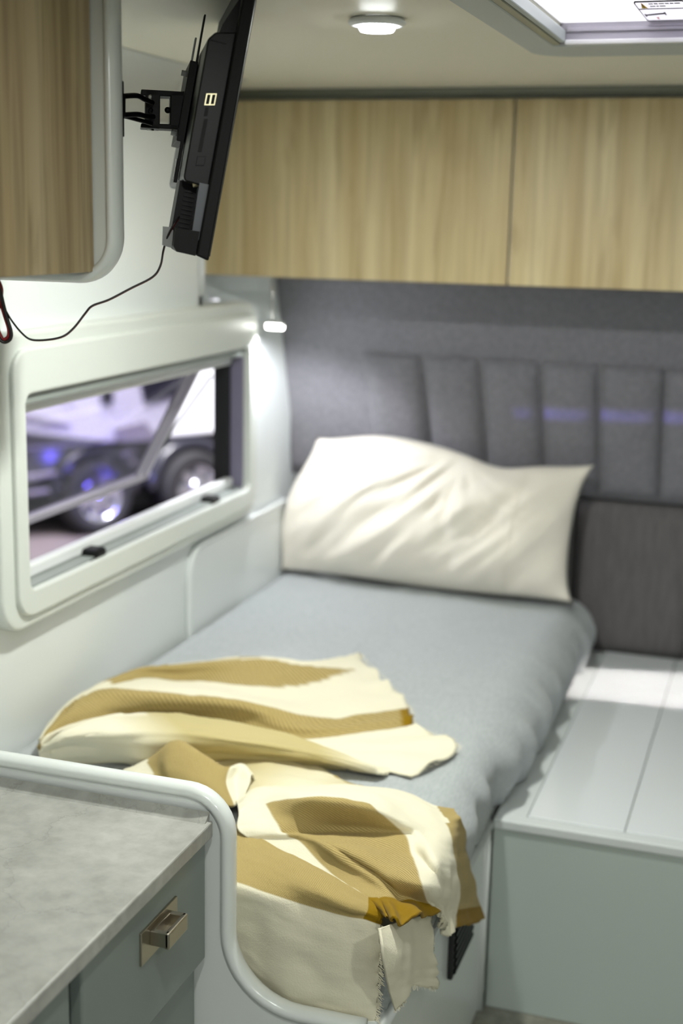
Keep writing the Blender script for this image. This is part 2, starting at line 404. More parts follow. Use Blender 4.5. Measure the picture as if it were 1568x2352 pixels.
box('blind_rail', XW-.022, XW-.004, WY0+.01, WY1-.008, WZ1-.052, WZ1-.030, M['alu'], win, .005)
box('side_gasket', XW-.05, XW-.008, WY1-.022, WY1+.004, WZ0+.01, WZ1-.03, M['gasket'], win, .003)
box('side_channel', XW-.008, XF-.004, WY1-.010, WY1+.004, WZ0+.01, WZ1-.03, mat('mauve_channel', S(120, 116, 136), .4), win, .002)
for (u, v) in ((212, 1283), (480, 1160)):
    p = onX(u, v, XW+.016)
    lt = box('latch', XW-.010, XF+.004, p.y-.036, p.y+.020, p.z-.006, p.z+.006, M['black'], win, .004)
    box('latch_grip', XW-.008, XF+.006, p.y-.018, p.y+.028, p.z+.002, p.z+.022, M['black'], lt, .007)
# tinted pane hinged at the top, propped outwards
hz = Vector((XW-.045, 0, WZ1-.012)); bz = Vector((XW-.225, 0, .893))
exn = (bz-hz); L_ = exn.length; exn.normalize(); nrm = Vector((0, 1, 0)).cross(exn)
o_ = Vector((hz.x, WY0+.01, hz.z)); Wd = WY1-WY0-.065
V, F = frame_box(o_, Vector((0, 1, 0)), exn, nrm, (0, 0, -.003), (Wd, L_, .003)); pane = mk('pane', V, F, M['acryl'], win)
for (a, b) in (((Wd-.035, 0, -.008), (Wd-.012, L_, .008)), ((Wd-.075, 0, -.006), (Wd-.060, L_, .006)), ((0, L_-.02, -.008), (Wd, L_, .008))):
    V, F = frame_box(o_, Vector((0, 1, 0)), exn, nrm, a, b); mk('pane_edge', V, F, M['acryl_edge'], pane)
V, F = tube([Vector((XW-.05, WY1-.03, 1.165)), o_+Vector((0, Wd-.03, 0))+exn*(L_*.86)], .004, 8); mk('stay_arm', V, F, M['greyplate'], win)

# ------------------------------------------------------------------ headboard (upper half leans into the room)
def hy(z): return YH if z <= .83 else YH-(z-.83)*.25
hb = empty('headboard', (-.4, YH, .42), 'grey upholstered headboard with vertical padded channels behind the pillow', 'headboard')
def slabpoly(name, x0, x1, zs, thick, material, back=.07, puff=0.0, nx=10, parent=hb, fan=0.0):
    """vertical padded panel following the headboard line; puffed in the middle"""
    V = []; nz = len(zs)
    for i in range(nx+1):
        s = i/nx; x = x0+(x1-x0)*s
        for j, z in enumerate(zs):
            t = j/(nz-1)
            e = (1-abs(2*s-1)**3.2)**.7*(1-abs(2*t-1)**12)**.6
            V.append(Vector((x+fan*(z-.83), hy(z)-thick*.25-puff*e, z)))
    n1 = len(V)
    for i in range(nx+1):
        for j, z in enumerate(zs): 
            V.append(Vector((x0+(x1-x0)*i/nx+fan*(z-.83), hy(z)+back, z)))
    f = grid_faces(nx+1, nz); F = f+[[q+n1 for q in r] for r in f]
    for j in range(nz-1): F += [[j, j+1, n1+j+1, n1+j], [nx*nz+j, nx*nz+j+1, n1+nx*nz+j+1, n1+nx*nz+j]]
    for i in range(nx): F += [[i*nz, (i+1)*nz, n1+(i+1)*nz, n1+i*nz], [i*nz+nz-1, (i+1)*nz+nz-1, n1+(i+1)*nz+nz-1, n1+i*nz+nz-1]]
    return mk(name, V, F, material, parent, True)
zs_ = [.835+(1.43-.835)*k/14 for k in range(15)]
slabpoly('backing_panel', XW-.01, .9, zs_, .0, M['headfab'], .05, 0, 4)
xl = [-1.085, -.922, -.770, -.615, -.470, -.310, -.155, 0.0, .155]
zt = [.845+(1.205-.845)*k/16 for k in range(17)]
for i in range(len(xl)-1):
    slabpoly('padded_channel', xl[i]+.002, xl[i+1]-.002, zt, .02, M['headfab'], .01, .030, 14, fan=-.10*max(0, (-.45-xl[i])/.65))
zl = [.405+(.825-.405)*k/12 for k in range(13)]
for (a, b) in ((XW, -.53), (-.525, -.215), (-.21, .10), (.105, .5)):
    slabpoly('lower_panel', a+.002, b-.002, zl, .02, M['headfab2'], .05, .012, 10)

# ------------------------------------------------------------------ rear overhead lockers
ZL0, ZL1 = 1.414, 1.845
for k, (xa, xb, mm, lab) in enumerate(((XN+.002, -.661, 'oak', 'blond oak overhead locker above the pillow, beside the television'),
                                       (-.659, .14, 'oak2', 'blond oak overhead locker right of the door seam, at the right edge'))):
    c = empty('overhead_locker', ((xa+xb)/2, 3.4, ZL0), lab, 'locker', 'overhead lockers above the headboard')
    box('carcass', xa, xb, YCAB+.02, 3.55 if False else 3.49, ZL0+.006, ZL1-.002, M['gel'], c, 0)
    box('door', xa+.0015, xb-.0015, YCAB, YCAB+.018, ZL0, ZL1-.006, M[mm], c, .0015)
box('trim_3', XN, .6, YCAB+.004, 3.6, ZL1, ZC, M['shadowgap'], None, .002); tag(bpy.data.objects['trim_3'], kind='structure')
tag(mk('trim_4', *tube([(XN+.01, YCAB-.004, ZC-.004), (.6, YCAB-.004, ZC-.004)], .009, 10), M['shadowgap'], None, True), kind='structure')

# ------------------------------------------------------------------ bed base, mattress
bb = empty('bed_base', (-.9, 2.7, 0), 'white moulded bed base with a black vent in its side', 'bed base')
box('carcass', XW, -.494, 1.714, 3.60, 0.0, ZB, M['gel'], bb, .004)
V, F = tube([(-.490, 1.720, ZB-.012), (-.490, 2.455, ZB-.012)], .010, 10); mk('rim', V, F, M['gel'], bb, True)
V, F = tube([(-.494, 2.452, 0), (-.494, 2.452, ZB-.004)], .010, 10); mk('corner_post', V, F, M['gel'], bb, True)
vy0, vy1, vz0, vz1 = 2.155, 2.315, .232, .345
vent = box('vent_grille', -.494, -.484, vy0, vy1, vz0, vz1, M['ventblack'], bb, .003)
for k in range(7): box('vent_slat', -.486, -.480, vy0+.008, vy1-.008, vz0+.009+k*.0145, vz0+.017+k*.0145, M['blacksat'], vent, .001)
# mattress: cross-section swept along Y, soft edges, wrinkled right side
def matz(x, y): return ZM+.005*noise.noise(Vector((x*5, y*4, 1.7)))+.0022*noise.noise(Vector((x*22, y*9, 4)))+.0035*math.exp(-((x+.93+.05*(y-3))/.014)**2)+.003*math.exp(-((y-2.86-.1*x)/.014)**2)
def sm01(t): t = max(0, min(1, t)); return t*t*(3-2*t)
def mattress():
    sec = []
    x0, x1, z0, z1, r = XW+.004, -.484, ZB+.003, ZM, .062
    n = 22
    for i in range(5): sec.append((x0+.004, z0+(z1-.03-z0)*i/4, 0))
    for i in range(1, 5): a = math.pi-math.pi/2*i/4; sec.append((x0+.034+.03*math.cos(a), z1-.03+.03*math.sin(a), .2))
    for i in range(1, 60): sec.append((x0+.034+(x1-r-x0-.034)*i/60, z1, 1))
    for i in range(1, 10): a = math.pi/2*(1-i/9); sec.append((x1-r+r*math.cos(a), z1-r+r*math.sin(a), 1))
    for i in range(1, 12): sec.append((x1, z1-r-(z1-r-z0)*i/11, 2))
    ys = [1.738+(3.612-1.738)*k/150 for k in range(151)]
    V = []
    for k, y in enumerate(ys):
        e = min((y-1.738)/.05, (3.612-y)/.04, 1.0); e = max(e, 0); e = math.sqrt(1-(1-e)**2)
        for (x, z, kind) in sec:
            dz = 0; dx = 0
            if kind >= 1 and z > z1-r:
                dz = matz(x, y)-ZM
                sag = .0
            if kind == 2 or (kind == 1 and x > x1-r):
                w = (z1-z)/(z1-z0)
                fold = noise.noise(Vector((y*13+.6*z, 3.1, .2)))*.5+noise.noise(Vector((y*30+z*2, 9.1, .4)))*.3
                bul = .026*math.sin(math.pi*min(1, w*1.05))*(1 if y > 2.5 else .55)
                dx = bul+fold*.040*min(1, w*2.2)+(.020*w*sm01((y-2.5)/.25))-(.030*w*w if y < 2.46 else .0)*0
                if y < 2.47: dx -= .004*w
                pin = math.exp(-((y-2.47)/.05)**2)*w; dx -= .018*pin
            zz = z0+(z+dz-z0)*(.82+.18*e); xx = x+dx
            if kind >= 1: xx -= (1-e)*.02*max(0, min(1, (x-(-.9))/.4))
            V.append(Vector((xx, y, zz)))
    nv = len(sec); F = grid_faces(len(ys), nv)
    F += [list(range(nv)), list(range((len(ys)-1)*nv, len(ys)*nv))]
    for k in range(len(ys)-1): F.append([k*nv, (k+1)*nv, (k+1)*nv+nv-1, k*nv+nv-1])
    o = mk('mattress', V, F, M['sheet'], None, True)
    tag(o, 'single mattress in a grey linen fitted sheet', 'mattress')
mattress()

# ------------------------------------------------------------------ bench between the beds
bn = empty('storage_bench', (0, 3.0, 0), 'white storage bench with flat lids between bed and right edge', 'bench')
BF = 2.466
box('carcass', -.4832, .60, BF+.018, 3.62, 0, ZB-.012, M['benchf'], bn, 0)
box('front_panel', -.4836, .60, BF, BF+.02, 0, ZB-.022, M['benchf'], bn, .002)
box('front_lip', -.4836, .60, BF-.004, BF+.03, ZB-.022, ZB-.002, M['benchw'], bn, .003)
box('bed_side_strip', -.4836, -.424, BF+.03, 3.625, ZB-.012, ZB-.003, M['benchw'], bn, .001)
box('lid', -.422, -.233, BF+.03, 3.625, ZB-.012, ZB, M['lid'], bn, .0015)
box('lid', -.231, .02, BF+.03, 3.625, ZB-.012, ZB, M['lid'], bn, .0015)
box('lid', .022, .60, BF+.03, 3.625, ZB-.012, ZB, M['lid'], bn, .0015)

# ------------------------------------------------------------------ divider panel between kitchen and bed
dv = empty('divider_panel', (-.95, YP, 0), 'white divider panel with rounded bead edge between worktop and bed', 'divider')
def arc(cx, cz, r, a0, a1, n=10): return [(cx+r*math.cos(math.radians(a0+(a1-a0)*i/n)), cz+r*math.sin(math.radians(a0+(a1-a0)*i/n))) for i in range(n+1)]
XD, ZD, ZK = -.719, .743, .419
edge = [(XW+.002, .95)]+[(XW+.06, .93)]+arc(-1.10, ZD+.12, .12, 200, 270, 8)+arc(XD-.062, ZD-.062, .062, 90, 0, 10)+arc(XD+.115, ZK+.115, .115, 180, 270, 10)+[(-.53, ZK), (-.505, ZK)]
poly = edge+[(-.505, 0), (XW+.002, 0)]
V, F = prism(poly, lambda p, d: Vector((p[0], d, p[1])), YP-.010, YP+.010); mk('panel', V, F, M['gel'], dv)
V, F = tube([Vector((p[0], YP-.001, p[1])) for p in edge], .0115, 14, sx=.016); mk('edge_bead', V, F, M['gel'], dv, True)

# ------------------------------------------------------------------ kitchen cabinet, worktop, drawer
XK = -.748
wt = empty('worktop', (-1.04, 1.1, .68), 'grey stone-look worktop in the lower left corner', 'worktop')
V, F = boxvf(XW+.002, -.736, .45, YP-.018, .684, .709, .0025); mk('slab', V, F, M['stone'], wt)
V, F = prism([(YP-.0175, .709), (YP-.034, .709), (YP-.0175, .721)], lambda p, d: Vector((d, p[0], p[1])), XW+.002, -.742); mk('upstand', V, F, M['stone'], wt)
kc = empty('drawer_cabinet', (-1.04, 1.49, 0), 'sage grey kitchen cabinet with a nickel-handled drawer under the worktop', 'cabinet')
box('carcass', XW+.002, XK-.02, 1.302, YP-.015, .0, .682, M['drawer'], kc, 0)
dr = box('drawer_front', XK-.019, XK, 1.310, YP-.018, .489, .676, M['drawer'], kc, .003)
box('door', XK-.034, XK-.016, 1.310, YP-.03, .06, .482, M['drawer'], kc, .003)
# handle: square backplate and open box pull
hyc, hzc = 1.515, .616
hd = box('handle_backplate', XK-.001, XK+.0035, hyc-.055, hyc+.055, hzc-.024, hzc+.024, M['nickel'], dr, .001)
hf = merge(boxvf(XK+.003, XK+.030, hyc-.030, hyc-.022, hzc-.006, hzc+.016, .0015), boxvf(XK+.003, XK+.030, hyc+.022, hyc+.030, hzc-.006, hzc+.016, .0015),
           boxvf(XK+.024, XK+.031, hyc-.030, hyc+.030, hzc-.008, hzc+.016, .002), boxvf(XK+.003, XK+.027, hyc-.024, hyc+.024, hzc-.004, hzc+.001, .001),
           boxvf(XK+.003, XK+.008, hyc-.024, hyc+.024, hzc-.004, hzc+.016, .001))
mk('pull', *hf, M['nickel'], dr)
kc2 = empty('kitchen_cabinet', (-1.04, .9, 0), 'sage grey kitchen cabinet at the bottom left corner, beyond the dark gap', 'cabinet')
box('carcass', XW+.002, XK-.02, .50, 1.285, 0, .682, M['drawer'], kc2, 0)
box('door', XK-.019, XK, .505, 1.280, .06, .676, M['drawer'], kc2, .003)
tag(box('trim_5', XW+.01, XK-.03, 1.286, 1.301, 0, .680, M['dark'], None, 0), kind='structure')

# ------------------------------------------------------------------ overhead kitchen cabinet (upper left)
YO = 1.62
oc = empty('overhead_cabinet', (-1.1, 1.2, 1.46), 'shade-toned oak overhead cabinet with white rounded end panel, upper left', 'cabinet')
pe = onY(276, 300, YO); pd = onY(222, 300, YO); pb = onY(100, 647, YO); pdb = onY(224, 624, YO)
XE, ZE, XDo, ZDo = pe.x, pb.z, pd.x, pdb.z
box('carcass', XW+.002, XDo-.019, .40, YO-.012, ZDo+.004, ZC-.004, M['gel'], oc, 0)
box('door', XDo-.018, XDo, .40, YO-.0125, ZDo, ZC-.02, M['oak3'], oc, .0015)
R_ = .052; bd = .009
edge = [(XW+.01, ZE+bd), (-1.15, ZE+bd)]+arc(XE-bd-R_, ZE+bd+R_, R_, -90, 0, 10)+[(XE-bd, 1.75), (XE-bd, ZC-.005)]
poly = edge+[(XW+.01, ZC-.005)]
V, F = prism(poly, lambda p, d: Vector((p[0], d, p[1])), YO-.010, YO+.010)
ep = mk('end_panel', V, F, M['gel'], oc)
V, F = tube([Vector((p[0], YO, p[1])) for p in edge], bd, 14, sx=.018); mk('edge_bead', V, F, M['gel'], ep, True)

# ------------------------------------------------------------------ television seen edge-on
d0 = ray(490, 300); wdir = Vector((d0.x, d0.y, 0)).normalized()
wdir = (Matrix.Rotation(math.radians(4.0), 3, 'Z') @ wdir)          # far end turned slightly to the wall
# plane of the near edge, through a point at Y=1.66, perpendicular to wdir
TV0 = onY(479, 600, 1.66)
def tvp(u, v, dep=0.0):
    d = ray(u, v); t = ((TV0+wdir*dep)-CAM).dot(wdir)/d.dot(wdir); return CAM+d*t
tp = tvp(588, 0); bt = tvp(479, 600)
uT = (tp-bt).normalized()
nT = wdir.cross(uT).normalized()
if nT.x < 0: nT = -nT
def loc2(u, v):
    q = tvp(u, v)-bt; return Vector((q.dot(nT), 0, q.dot(uT)))
def tvprism(pix, d0_, d1_):
    pts = [loc2(u, v) for u, v in pix]
    return prism(pts, lambda p, d: bt+nT*p.x+uT*p.z+wdir*d, d0_, d1_)
TVW = .50
tv = empty('television', bt+wdir*.25, 'black flat television seen edge-on, hung beside the overhead cabinet', 'television')
htop = 0.372
def lt(u, v):  # local tuple (normal, up)
    q = loc2(u, v); return (q.x, q.z)
def P2(pts, d0_, d1_): return prism(pts, lambda p, d: bt+nT*p[0]+uT*p[1]+wdir*d, d0_, d1_)
bzb = lt(450, 592)[0]                                      # back of bezel (negative)
V, F = P2([(0, 0), (bzb, .004), (bzb, htop), (0, htop)], 0, TVW); bez = mk('bezel', V, F, M['black'], tv)
bv = bez.modifiers.new('bevel', 'BEVEL'); bv.width = .0025; bv.segments = 2
V, F = P2([(.0012, .006), (-.001, .006), (-.001, htop-.006), (.0012, htop-.006)], .006, TVW-.006); mk('screen', V, F, M['screen'], tv)
q = [lt(492, 66), lt(524, 58), lt(466, 420), lt(428, 408)]
bk0, bk1 = bzb, min(lt(425, 405)[0], lt(478, 90)[0])
zt0, zb0 = lt(500, 68)[1], lt(440, 415)[1]
V, F = P2([(bzb+.001, zt0+.004), (bzb+.001, zb0-.004), (bk1+.003, zb0-.002), (bk1, zb0+.003), (bk1, zt0-.012), (bk1+.008, zt0-.002)], .012, TVW-.012)
hs = mk('rear_housing', V, F, M['blacksat'], tv)
bv = hs.modifiers.new('bevel', 'BEVEL'); bv.width = .002; bv.segments = 2
# upper sloping back shell above the housing
V, F = P2([(bzb+.001, zt0+.004), (bk1+.012, zt0-.006), (bk1+.016, zt0+.012), (bzb+.001, zt0+.055)], .03, TVW-.03); mk('back_shell', V, F, M['blacksat'], tv)
# lower back shell, lighter bevel and vents
zl0 = lt(440, 530)[1]
V, F = P2([(bzb+.001, zb0), (bzb+.001, zl0-.01), (bzb-.010, zl0-.01), (bzb-.012, zb0)], .010, TVW-.01); mk('lower_shell', V, F, M['tvgrey'], tv)
V, F = P2([(bzb-.010, zb0-.001), (bzb-.010, zl0-.004), (bk1-.002, zl0-.004), (bk1-.002, zb0-.001)], .05, .15); ls = mk('lower_back', V, F, M['black'], tv)
for k in range(9):
    z_ = zb0-.012-k*.0058
    V, F = P2([(bk1+.006, z_), (bk1+.020, z_), (bk1+.020, z_-.0022), (bk1+.006, z_-.0022)], .047, .052); mk('vent_rib', V, F, M['blackmetal'], ls)
# speaker box at the bottom and grey clip plate
sb0 = lt(402, 525); sb1 = lt(447, 588)
V, F = P2([(bzb-.001, lt(450, 530)[1]), (bzb-.001, lt(440, 590)[1]+.002), (lt(400, 570)[0]+.004, lt(400, 570)[1]-.004), (lt(398, 565)[0], lt(398, 565)[1]), (lt(403, 524)[0], lt(403, 524)[1])], .004, .16)
sp = mk('speaker_box', V, F, M['black'], tv)
V, F = P2([lt(378, 521), lt(402, 523), lt(398, 572), lt(376, 565)], .05, .052+.02); mk('clip_plate', V, F, M['greyplate'], tv)
# ports on the housing side, facing the viewer
def onside(pix, d0_, d1_, name, material, parent): 
    V, F = tvprism(pix, d0_, d1_); return mk(name, V, F, material, parent)
def quad(u, v, du, dv, lean=-.19): # small pixel quad, leaning with the set
    return [(u-du-dv*lean*0-lean*dv*0+(-lean)*(0), v-dv)] if False else [(u-du+dv*.19, v-dv), (u+du+dv*.19, v-dv), (u+du-dv*.19, v+dv), (u-du-dv*.19, v+dv)]
us = onside(quad(484.5, 227, 12, 13.5), .0085, .0125, 'usb_port', M['silver'], hs)
for du in (-5.6, 5.8): onside(quad(484.5+du, 227, 3.7, 11), .0078, .0090, 'usb_slot', M['blackmetal'], us)
onside(quad(467, 310, 4.5, 38), .0108, .0125, 'card_slot', M['blackmetal'], hs)
onside(quad(475, 255, 4, 10), .0105, .0125, 'card_slot_mouth', M['blackmetal'], hs)
ab = onside(quad(462, 369, 10, 11), .0105, .0125, 'audio_jack_frame', M['blackmetal'], hs)
onside(quad(462, 369, 8.5, 9.5), .0098, .0120, 'audio_jack', M['blacksat'], ab)
pa = tvp(443, 421, .020); pb_ = tvp(452, 421, .020)
V, F = tube([tvp(442, 422, .02), tvp(455, 420, .02)], .005, 12); cx_ = mk('aerial_socket', V, F, M['silver'], tv, True)
V, F = tube([tvp(455, 420, .02), tvp(464, 419, .02)], .006, 12); mk('socket_nut', V, F, M['blackmetal'], cx_, True)
# housing seam line
onside([(483, 88), (521, 97), (521, 99), (483, 90)], .0105, .0125, 'housing_seam', M['blackmetal'], hs)

# ------------------------------------------------------------------ television bracket
tb = empty('television_bracket', onY(330, 300, 1.75), 'black metal swivel bracket holding the television', 'bracket')
DB = .17   # depth of the bracket behind the near edge of the set
def bpx(pix, d0_, d1_, name, material, parent):
    V = [tvp(u, v, d0_) for u, v in pix]+[tvp(u, v, d0_)+wdir*(d1_-d0_) for u, v in pix]
    n = len(pix); F = [list(range(n)), list(range(n, 2*n))]+[[i, (i+1) % n, n+(i+1) % n, n+i] for i in range(n)]
    o = mk(name, V, F, material, parent); b = o.modifiers.new('bevel', 'BEVEL'); b.width = .0012; b.segments = 2; return o
# mounting plate strips on the back of the set
def bl(n0, n1, z0, z1, d0_, d1_, name, material):
    V, F = P2([(n0, z0), (n1, z0), (n1, z1), (n0, z1)], d0_, d1_); o = mk(name, V, F, material, tb)
    b = o.modifiers.new('bevel', 'BEVEL'); b.width = .0008; b.segments = 2; return o
zv = lambda v: (600-v)*.000592
bl(bk1-.012, bk1-.001, zv(345), zv(160), .16, .34, 'mount_plate', M['blackmetal'])
bl(bk1-.0045, bk1-.002, zv(165), zv(55), .15, .17, 'mount_strip', M['blackmetal'])
bl(bk1-.0085, bk1-.006, zv(170), zv(92), .23, .25, 'mount_strip', M['greyplate'])
bl(bk1-.006, bk1-.001, zv(440), zv(340), .16, .18, 'mount_strip', M['blackmetal'])
bl(bk1-.0085, bk1-.0065, zv(432), zv(385), .158, .166, 'mount_strip', M['steel'])
for zz in (185, 325):
    V, F = tube([bt+nT*(bk1-.020)+uT*zv(zz)+wdir*.2, bt+nT*(bk1-.011)+uT*zv(zz)+wdir*.2], .004, 10); mk('mount_screw', V, F, M['greyplate'], tb, True)
# square bracket block with a slot: four bars around the slot
blk = [((324, 205), (432, 211), (430, 222), (324, 219)), ((324, 283), (424, 286), (420, 298), (323, 293)), ((392, 212), (428, 209), (420, 298), (390, 296)),
       ((334, 206), (368, 208), (367, 296), (333, 293))]
for q_ in blk: bpx(q_, .19, .24, 'swivel_block', M['blackmetal'], tb)
for (u, v) in ((346, 223), (346, 253)):
    V, F = tube([tvp(u, v, .178), tvp(u, v, .195)], .0035, 12); mk('bolt', V, F, M['steel'] if v < 230 else M['blacksat'], tb, True)
V, F = tube([tvp(385, 253, .205), tvp(385, 253, .23)], .0045, 12); mk('bolt', V, F, M['blacksat'], tb, True)
V, F = tube([tvp(345, 290, .21), tvp(345, 300, .21)], .005, 12); mk('pivot_nut', V, F, M['steel'], tb, True)
# arm loop from behind the end panel to the block
a_ = catmull([tvp(245, 226, .06), tvp(285, 221, .09), tvp(315, 220, .13), tvp(332, 228, .15), tvp(350, 236, .17)], 6)
mk('arm_bar', *tube(a_, .0036, 10), M['blackmetal'], tb, True)
a_ = catmull([tvp(245, 266, .06), tvp(285, 264, .09), tvp(318, 263, .13), tvp(338, 268, .15), tvp(352, 268, .17)], 6)
mk('arm_bar', *tube(a_, .0036, 10), M['blackmetal'], tb, True)
a_ = catmull([tvp(245, 262, .06), tvp(280, 266, .10), tvp(320, 276, .14), tvp(348, 284, .17)], 6)
mk('arm_bar', *tube(a_, .003, 10), M['blackmetal'], tb, True)
pA, pB = tvp(281, 220, .085), tvp(281, 268, .085)
V, F = tube([pA, pB], .0042, 10); mk('arm_link', V, F, M['blackmetal'], tb, True)
wp = tvp(236, 245, .0); V, F = boxvf(wp.x-.030, wp.x+.010, YO+.009, YO+.018, wp.z-.035, wp.z+.035, .002); mk('wall_plate', V, F, M['blackmetal'], tb)

# ------------------------------------------------------------------ two-core power cable
cb = empty('power_cable', tvp(20, 700), 'thin red and black power cable looping under the overhead cabinet to the television', 'cable')
main = [(424, 478), (410, 500), (398, 517), (384, 545), (375, 575), (368, 610), (350, 636), (300, 662), (250, 688), (212, 702), (195, 720), (170, 752), (145, 772), (110, 780), (72, 780), (50, 765), (28, 738), (14, 715), (6, 700), (0, 670), (-8, 640)]
dep = [.06, .05, .045, .05, .06, .06, .055, .05, .045, .04, .04, .035, .03, .03, .03, .03, .02, .02, .02, .01, .0]
def cpath(sh): return catmull([tvp(u+sh[0], v+sh[1], d+sh[2]) for (u, v), d in zip(main, dep)], 6)
mk('black_wire', *tube(cpath((0, 0, 0)), .0013, 8), M['blk'], cb, True)
mk('red_wire', *tube(cpath((.9, 1.4, .0016)), .0009, 8), M['red'], cb, True)
for sh, mm, nm in ((0, 'blk', 'black_wire'), (5.5, 'red', 'red_wire')):
    lp = [(-12, 640), (0, 668), (8, 700), (16, 730), (25, 760), (24, 778), (12, 786), (0, 780), (-8, 760), (-10, 730), (-4, 700)]
    mk(nm, *tube(catmull([tvp(u-sh*(1 if u > 5 else -.6), v-sh*.9, 0.02+sh*.0006) for u, v in lp], 6), .0024, 8), M[mm], cb, True)

# ------------------------------------------------------------------ ceiling downlight
lc = onZ(866, 42, ZC)
def downlight(x, y, label, power, group='ceiling downlights'):
    r = empty('ceiling_light', (x, y, ZC), label, 'light', group)
    t3 = lambda a, b, h: Vector((x+a, y+b, ZC+h))
    V, F = lathe([(.020, -.001), (.041, -.001), (.045, -.005), (.045, -.008), (.041, -.012), (.033, -.012), (.031, -.010), (.031, -.001)], 40, t3); mk('ring', V, F, M['lampwhite'], r, True)
    V, F = lathe([(.0285, -.004), (.0285, -.016), (.026, -.020), (.0, -.021)], 40, t3); mk('lens', V, F, M['lens'], r, True)
    l = lamp('downlight_beam', 'AREA', (x, y, ZC-.030), (x, y, 0), power, (.97, 1, .94), shape='DISK', size=.06)
    l.parent = r; l.location = (0, 0, -.030)
downlight(lc.x, lc.y, 'round white ceiling downlight, switched on, left of the roof hatch', 13)
downlight(-.32, .85, 'added round ceiling downlight over the kitchen worktop, out of view', 5)  # unseen lamp, added to light the worktop and near cabinet
downlight(.45, .35, 'added round ceiling downlight behind the viewer, out of view', 8)  # unseen lamp, added as fill from behind the camera

# ------------------------------------------------------------------ roof hatch
rh = empty('roof_hatch', ((HX0+HX1)/2, (HY0+HY1)/2, ZC), 'white roof hatch with warning sticker in the upper right corner', 'hatch')
TZ = lambda p, d: Vector((p[0], p[1], d))
V, F = ring(rrect(HX0-.056, HX1+.056, HY0-.1, HY1+.155, .075), rrect(HX0, HX1, HY0, HY1, .006), TZ, ZC-.012, ZC+.002)
fr = mk('flange', V, F, M['hatchframe'], rh); bv = fr.modifiers.new('bevel', 'BEVEL'); bv.width = .004; bv.segments = 2; bv.limit_method = 'ANGLE'; bv.angle_limit = math.radians(50)
V, F = merge(boxvf(HX0-.004, HX0+.012, HY0, HY1, ZC-.010, ZC+.06), boxvf(HX1-.012, HX1+.004, HY0, HY1, ZC-.010, ZC+.06), boxvf(HX0, HX1, HY0-.004, HY0+.01, ZC-.01, ZC+.06))
mk('well', V, F, M['hatchwell'], rh)
box('well_back', HX0+.012, HX1-.012, HY1-.010, HY1+.004, ZC-.010, ZC+.06, M['rail'], rh, .001)
box('rail', HX0+.022, HX1-.012, HY1-.022, HY1-.008, ZC-.012, ZC-.004, M['railwhite'], rh, .002)
box('rail', HX0+.022, HX1-.012, HY1-.016, HY1-.009, ZC+.008, ZC+.016, M['rail'], rh, .002)
box('side_rail', HX0+.012, HX0+.022, HY0+.01, HY1-.012, ZC-.008, ZC+.012, M['hatchframe'], rh, .002)
ZLID = ZC+.024
box('lid', HX0+.012, HX1-.012, HY0+.01, HY1-.010, ZLID, ZLID+.006, M['lidtrans'], rh, 0)
# warning sticker under the lid
def onlid(u, v, dz): return onZ(u, v, ZLID-dz)
s0 = onlid(1486, 48, .0006); sx_, sy_ = s0.x, s0.y
pxm = (onlid(1568, 48, .0006)-onlid(1486, 48, .0006)).x/82     # metres per pixel across
pym = (onlid(1486, 2, .0006).y-onlid(1486, 48, .0006).y)/46     # metres per pixel along (up the picture)
sk = empty('warning_sticker', (sx_, sy_, ZLID-.001), 'small warning sticker with yellow triangle under the hatch lid', 'sticker')
Q = lambda x, y: (sx_+x*pxm, sy_+y*pym)
def flat(name, pts, material, dz, parent=sk): 
    V, F = prism([Q(*p) for p in pts], lambda p, d: Vector((p[0], p[1], d)), ZLID-dz, ZLID-dz-.0003); return mk(name, V, F, material, parent)
V, F = ring([Q(*p) for p in rrect(0, 110, 0, 46, 6)], [Q(*p) for p in rrect(1.8, 108.2, 1.8, 44.2, 5)], lambda p, d: Vector((p[0], p[1], d)), ZLID-.0004, ZLID-.0014); mk('outline', V, F, M['ink'], sk); flat('ground', rrect(1.5, 108.5, 1.5, 44.5, 5), M['lidtrans'], .0008)
flat('divider', [(1, 28.5), (109, 28.5), (109, 30), (1, 30)], M['ink'], .0012)
tr = flat('warning_triangle', [(10, 31), (23, 31), (16.5, 43)], M['yellow'], .0012)
flat('exclamation', [(16, 34.5), (17.2, 34.5), (17.4, 40), (15.8, 40)], M['ink'], .0016, tr); flat('exclamation_dot', [(16, 32.4), (17.2, 32.4), (17.2, 33.6), (16, 33.6)], M['ink'], .0016, tr)
for j, yy in enumerate((39.5, 34)):
    x = 31
    for w in ((9, 8, 11, 8, 7, 12) if j == 0 else (11, 5, 12)):
        flat('print_line', [(x, yy), (x+w, yy), (x+w, yy+2), (x, yy+2)], M['greyink'], .0012); x += w+2.5
flat('bar_icon', [(7, 13.5), (54, 17), (54, 20), (7, 16.5)], M['ink'], .0012)
flat('bar_icon', [(6, 12), (9, 12), (9, 18), (6, 18)], M['ink'], .0014); flat('bar_icon', [(52, 15), (55, 15), (55, 21.5), (52, 21.5)], M['ink'], .0014)
flat('cross_icon', [(28, 5), (30, 5), (34, 10), (32, 10)], M['redmark'], .0012); flat('cross_icon', [(32, 5), (34, 5), (30, 10), (28, 10)], M['redmark'], .0014)

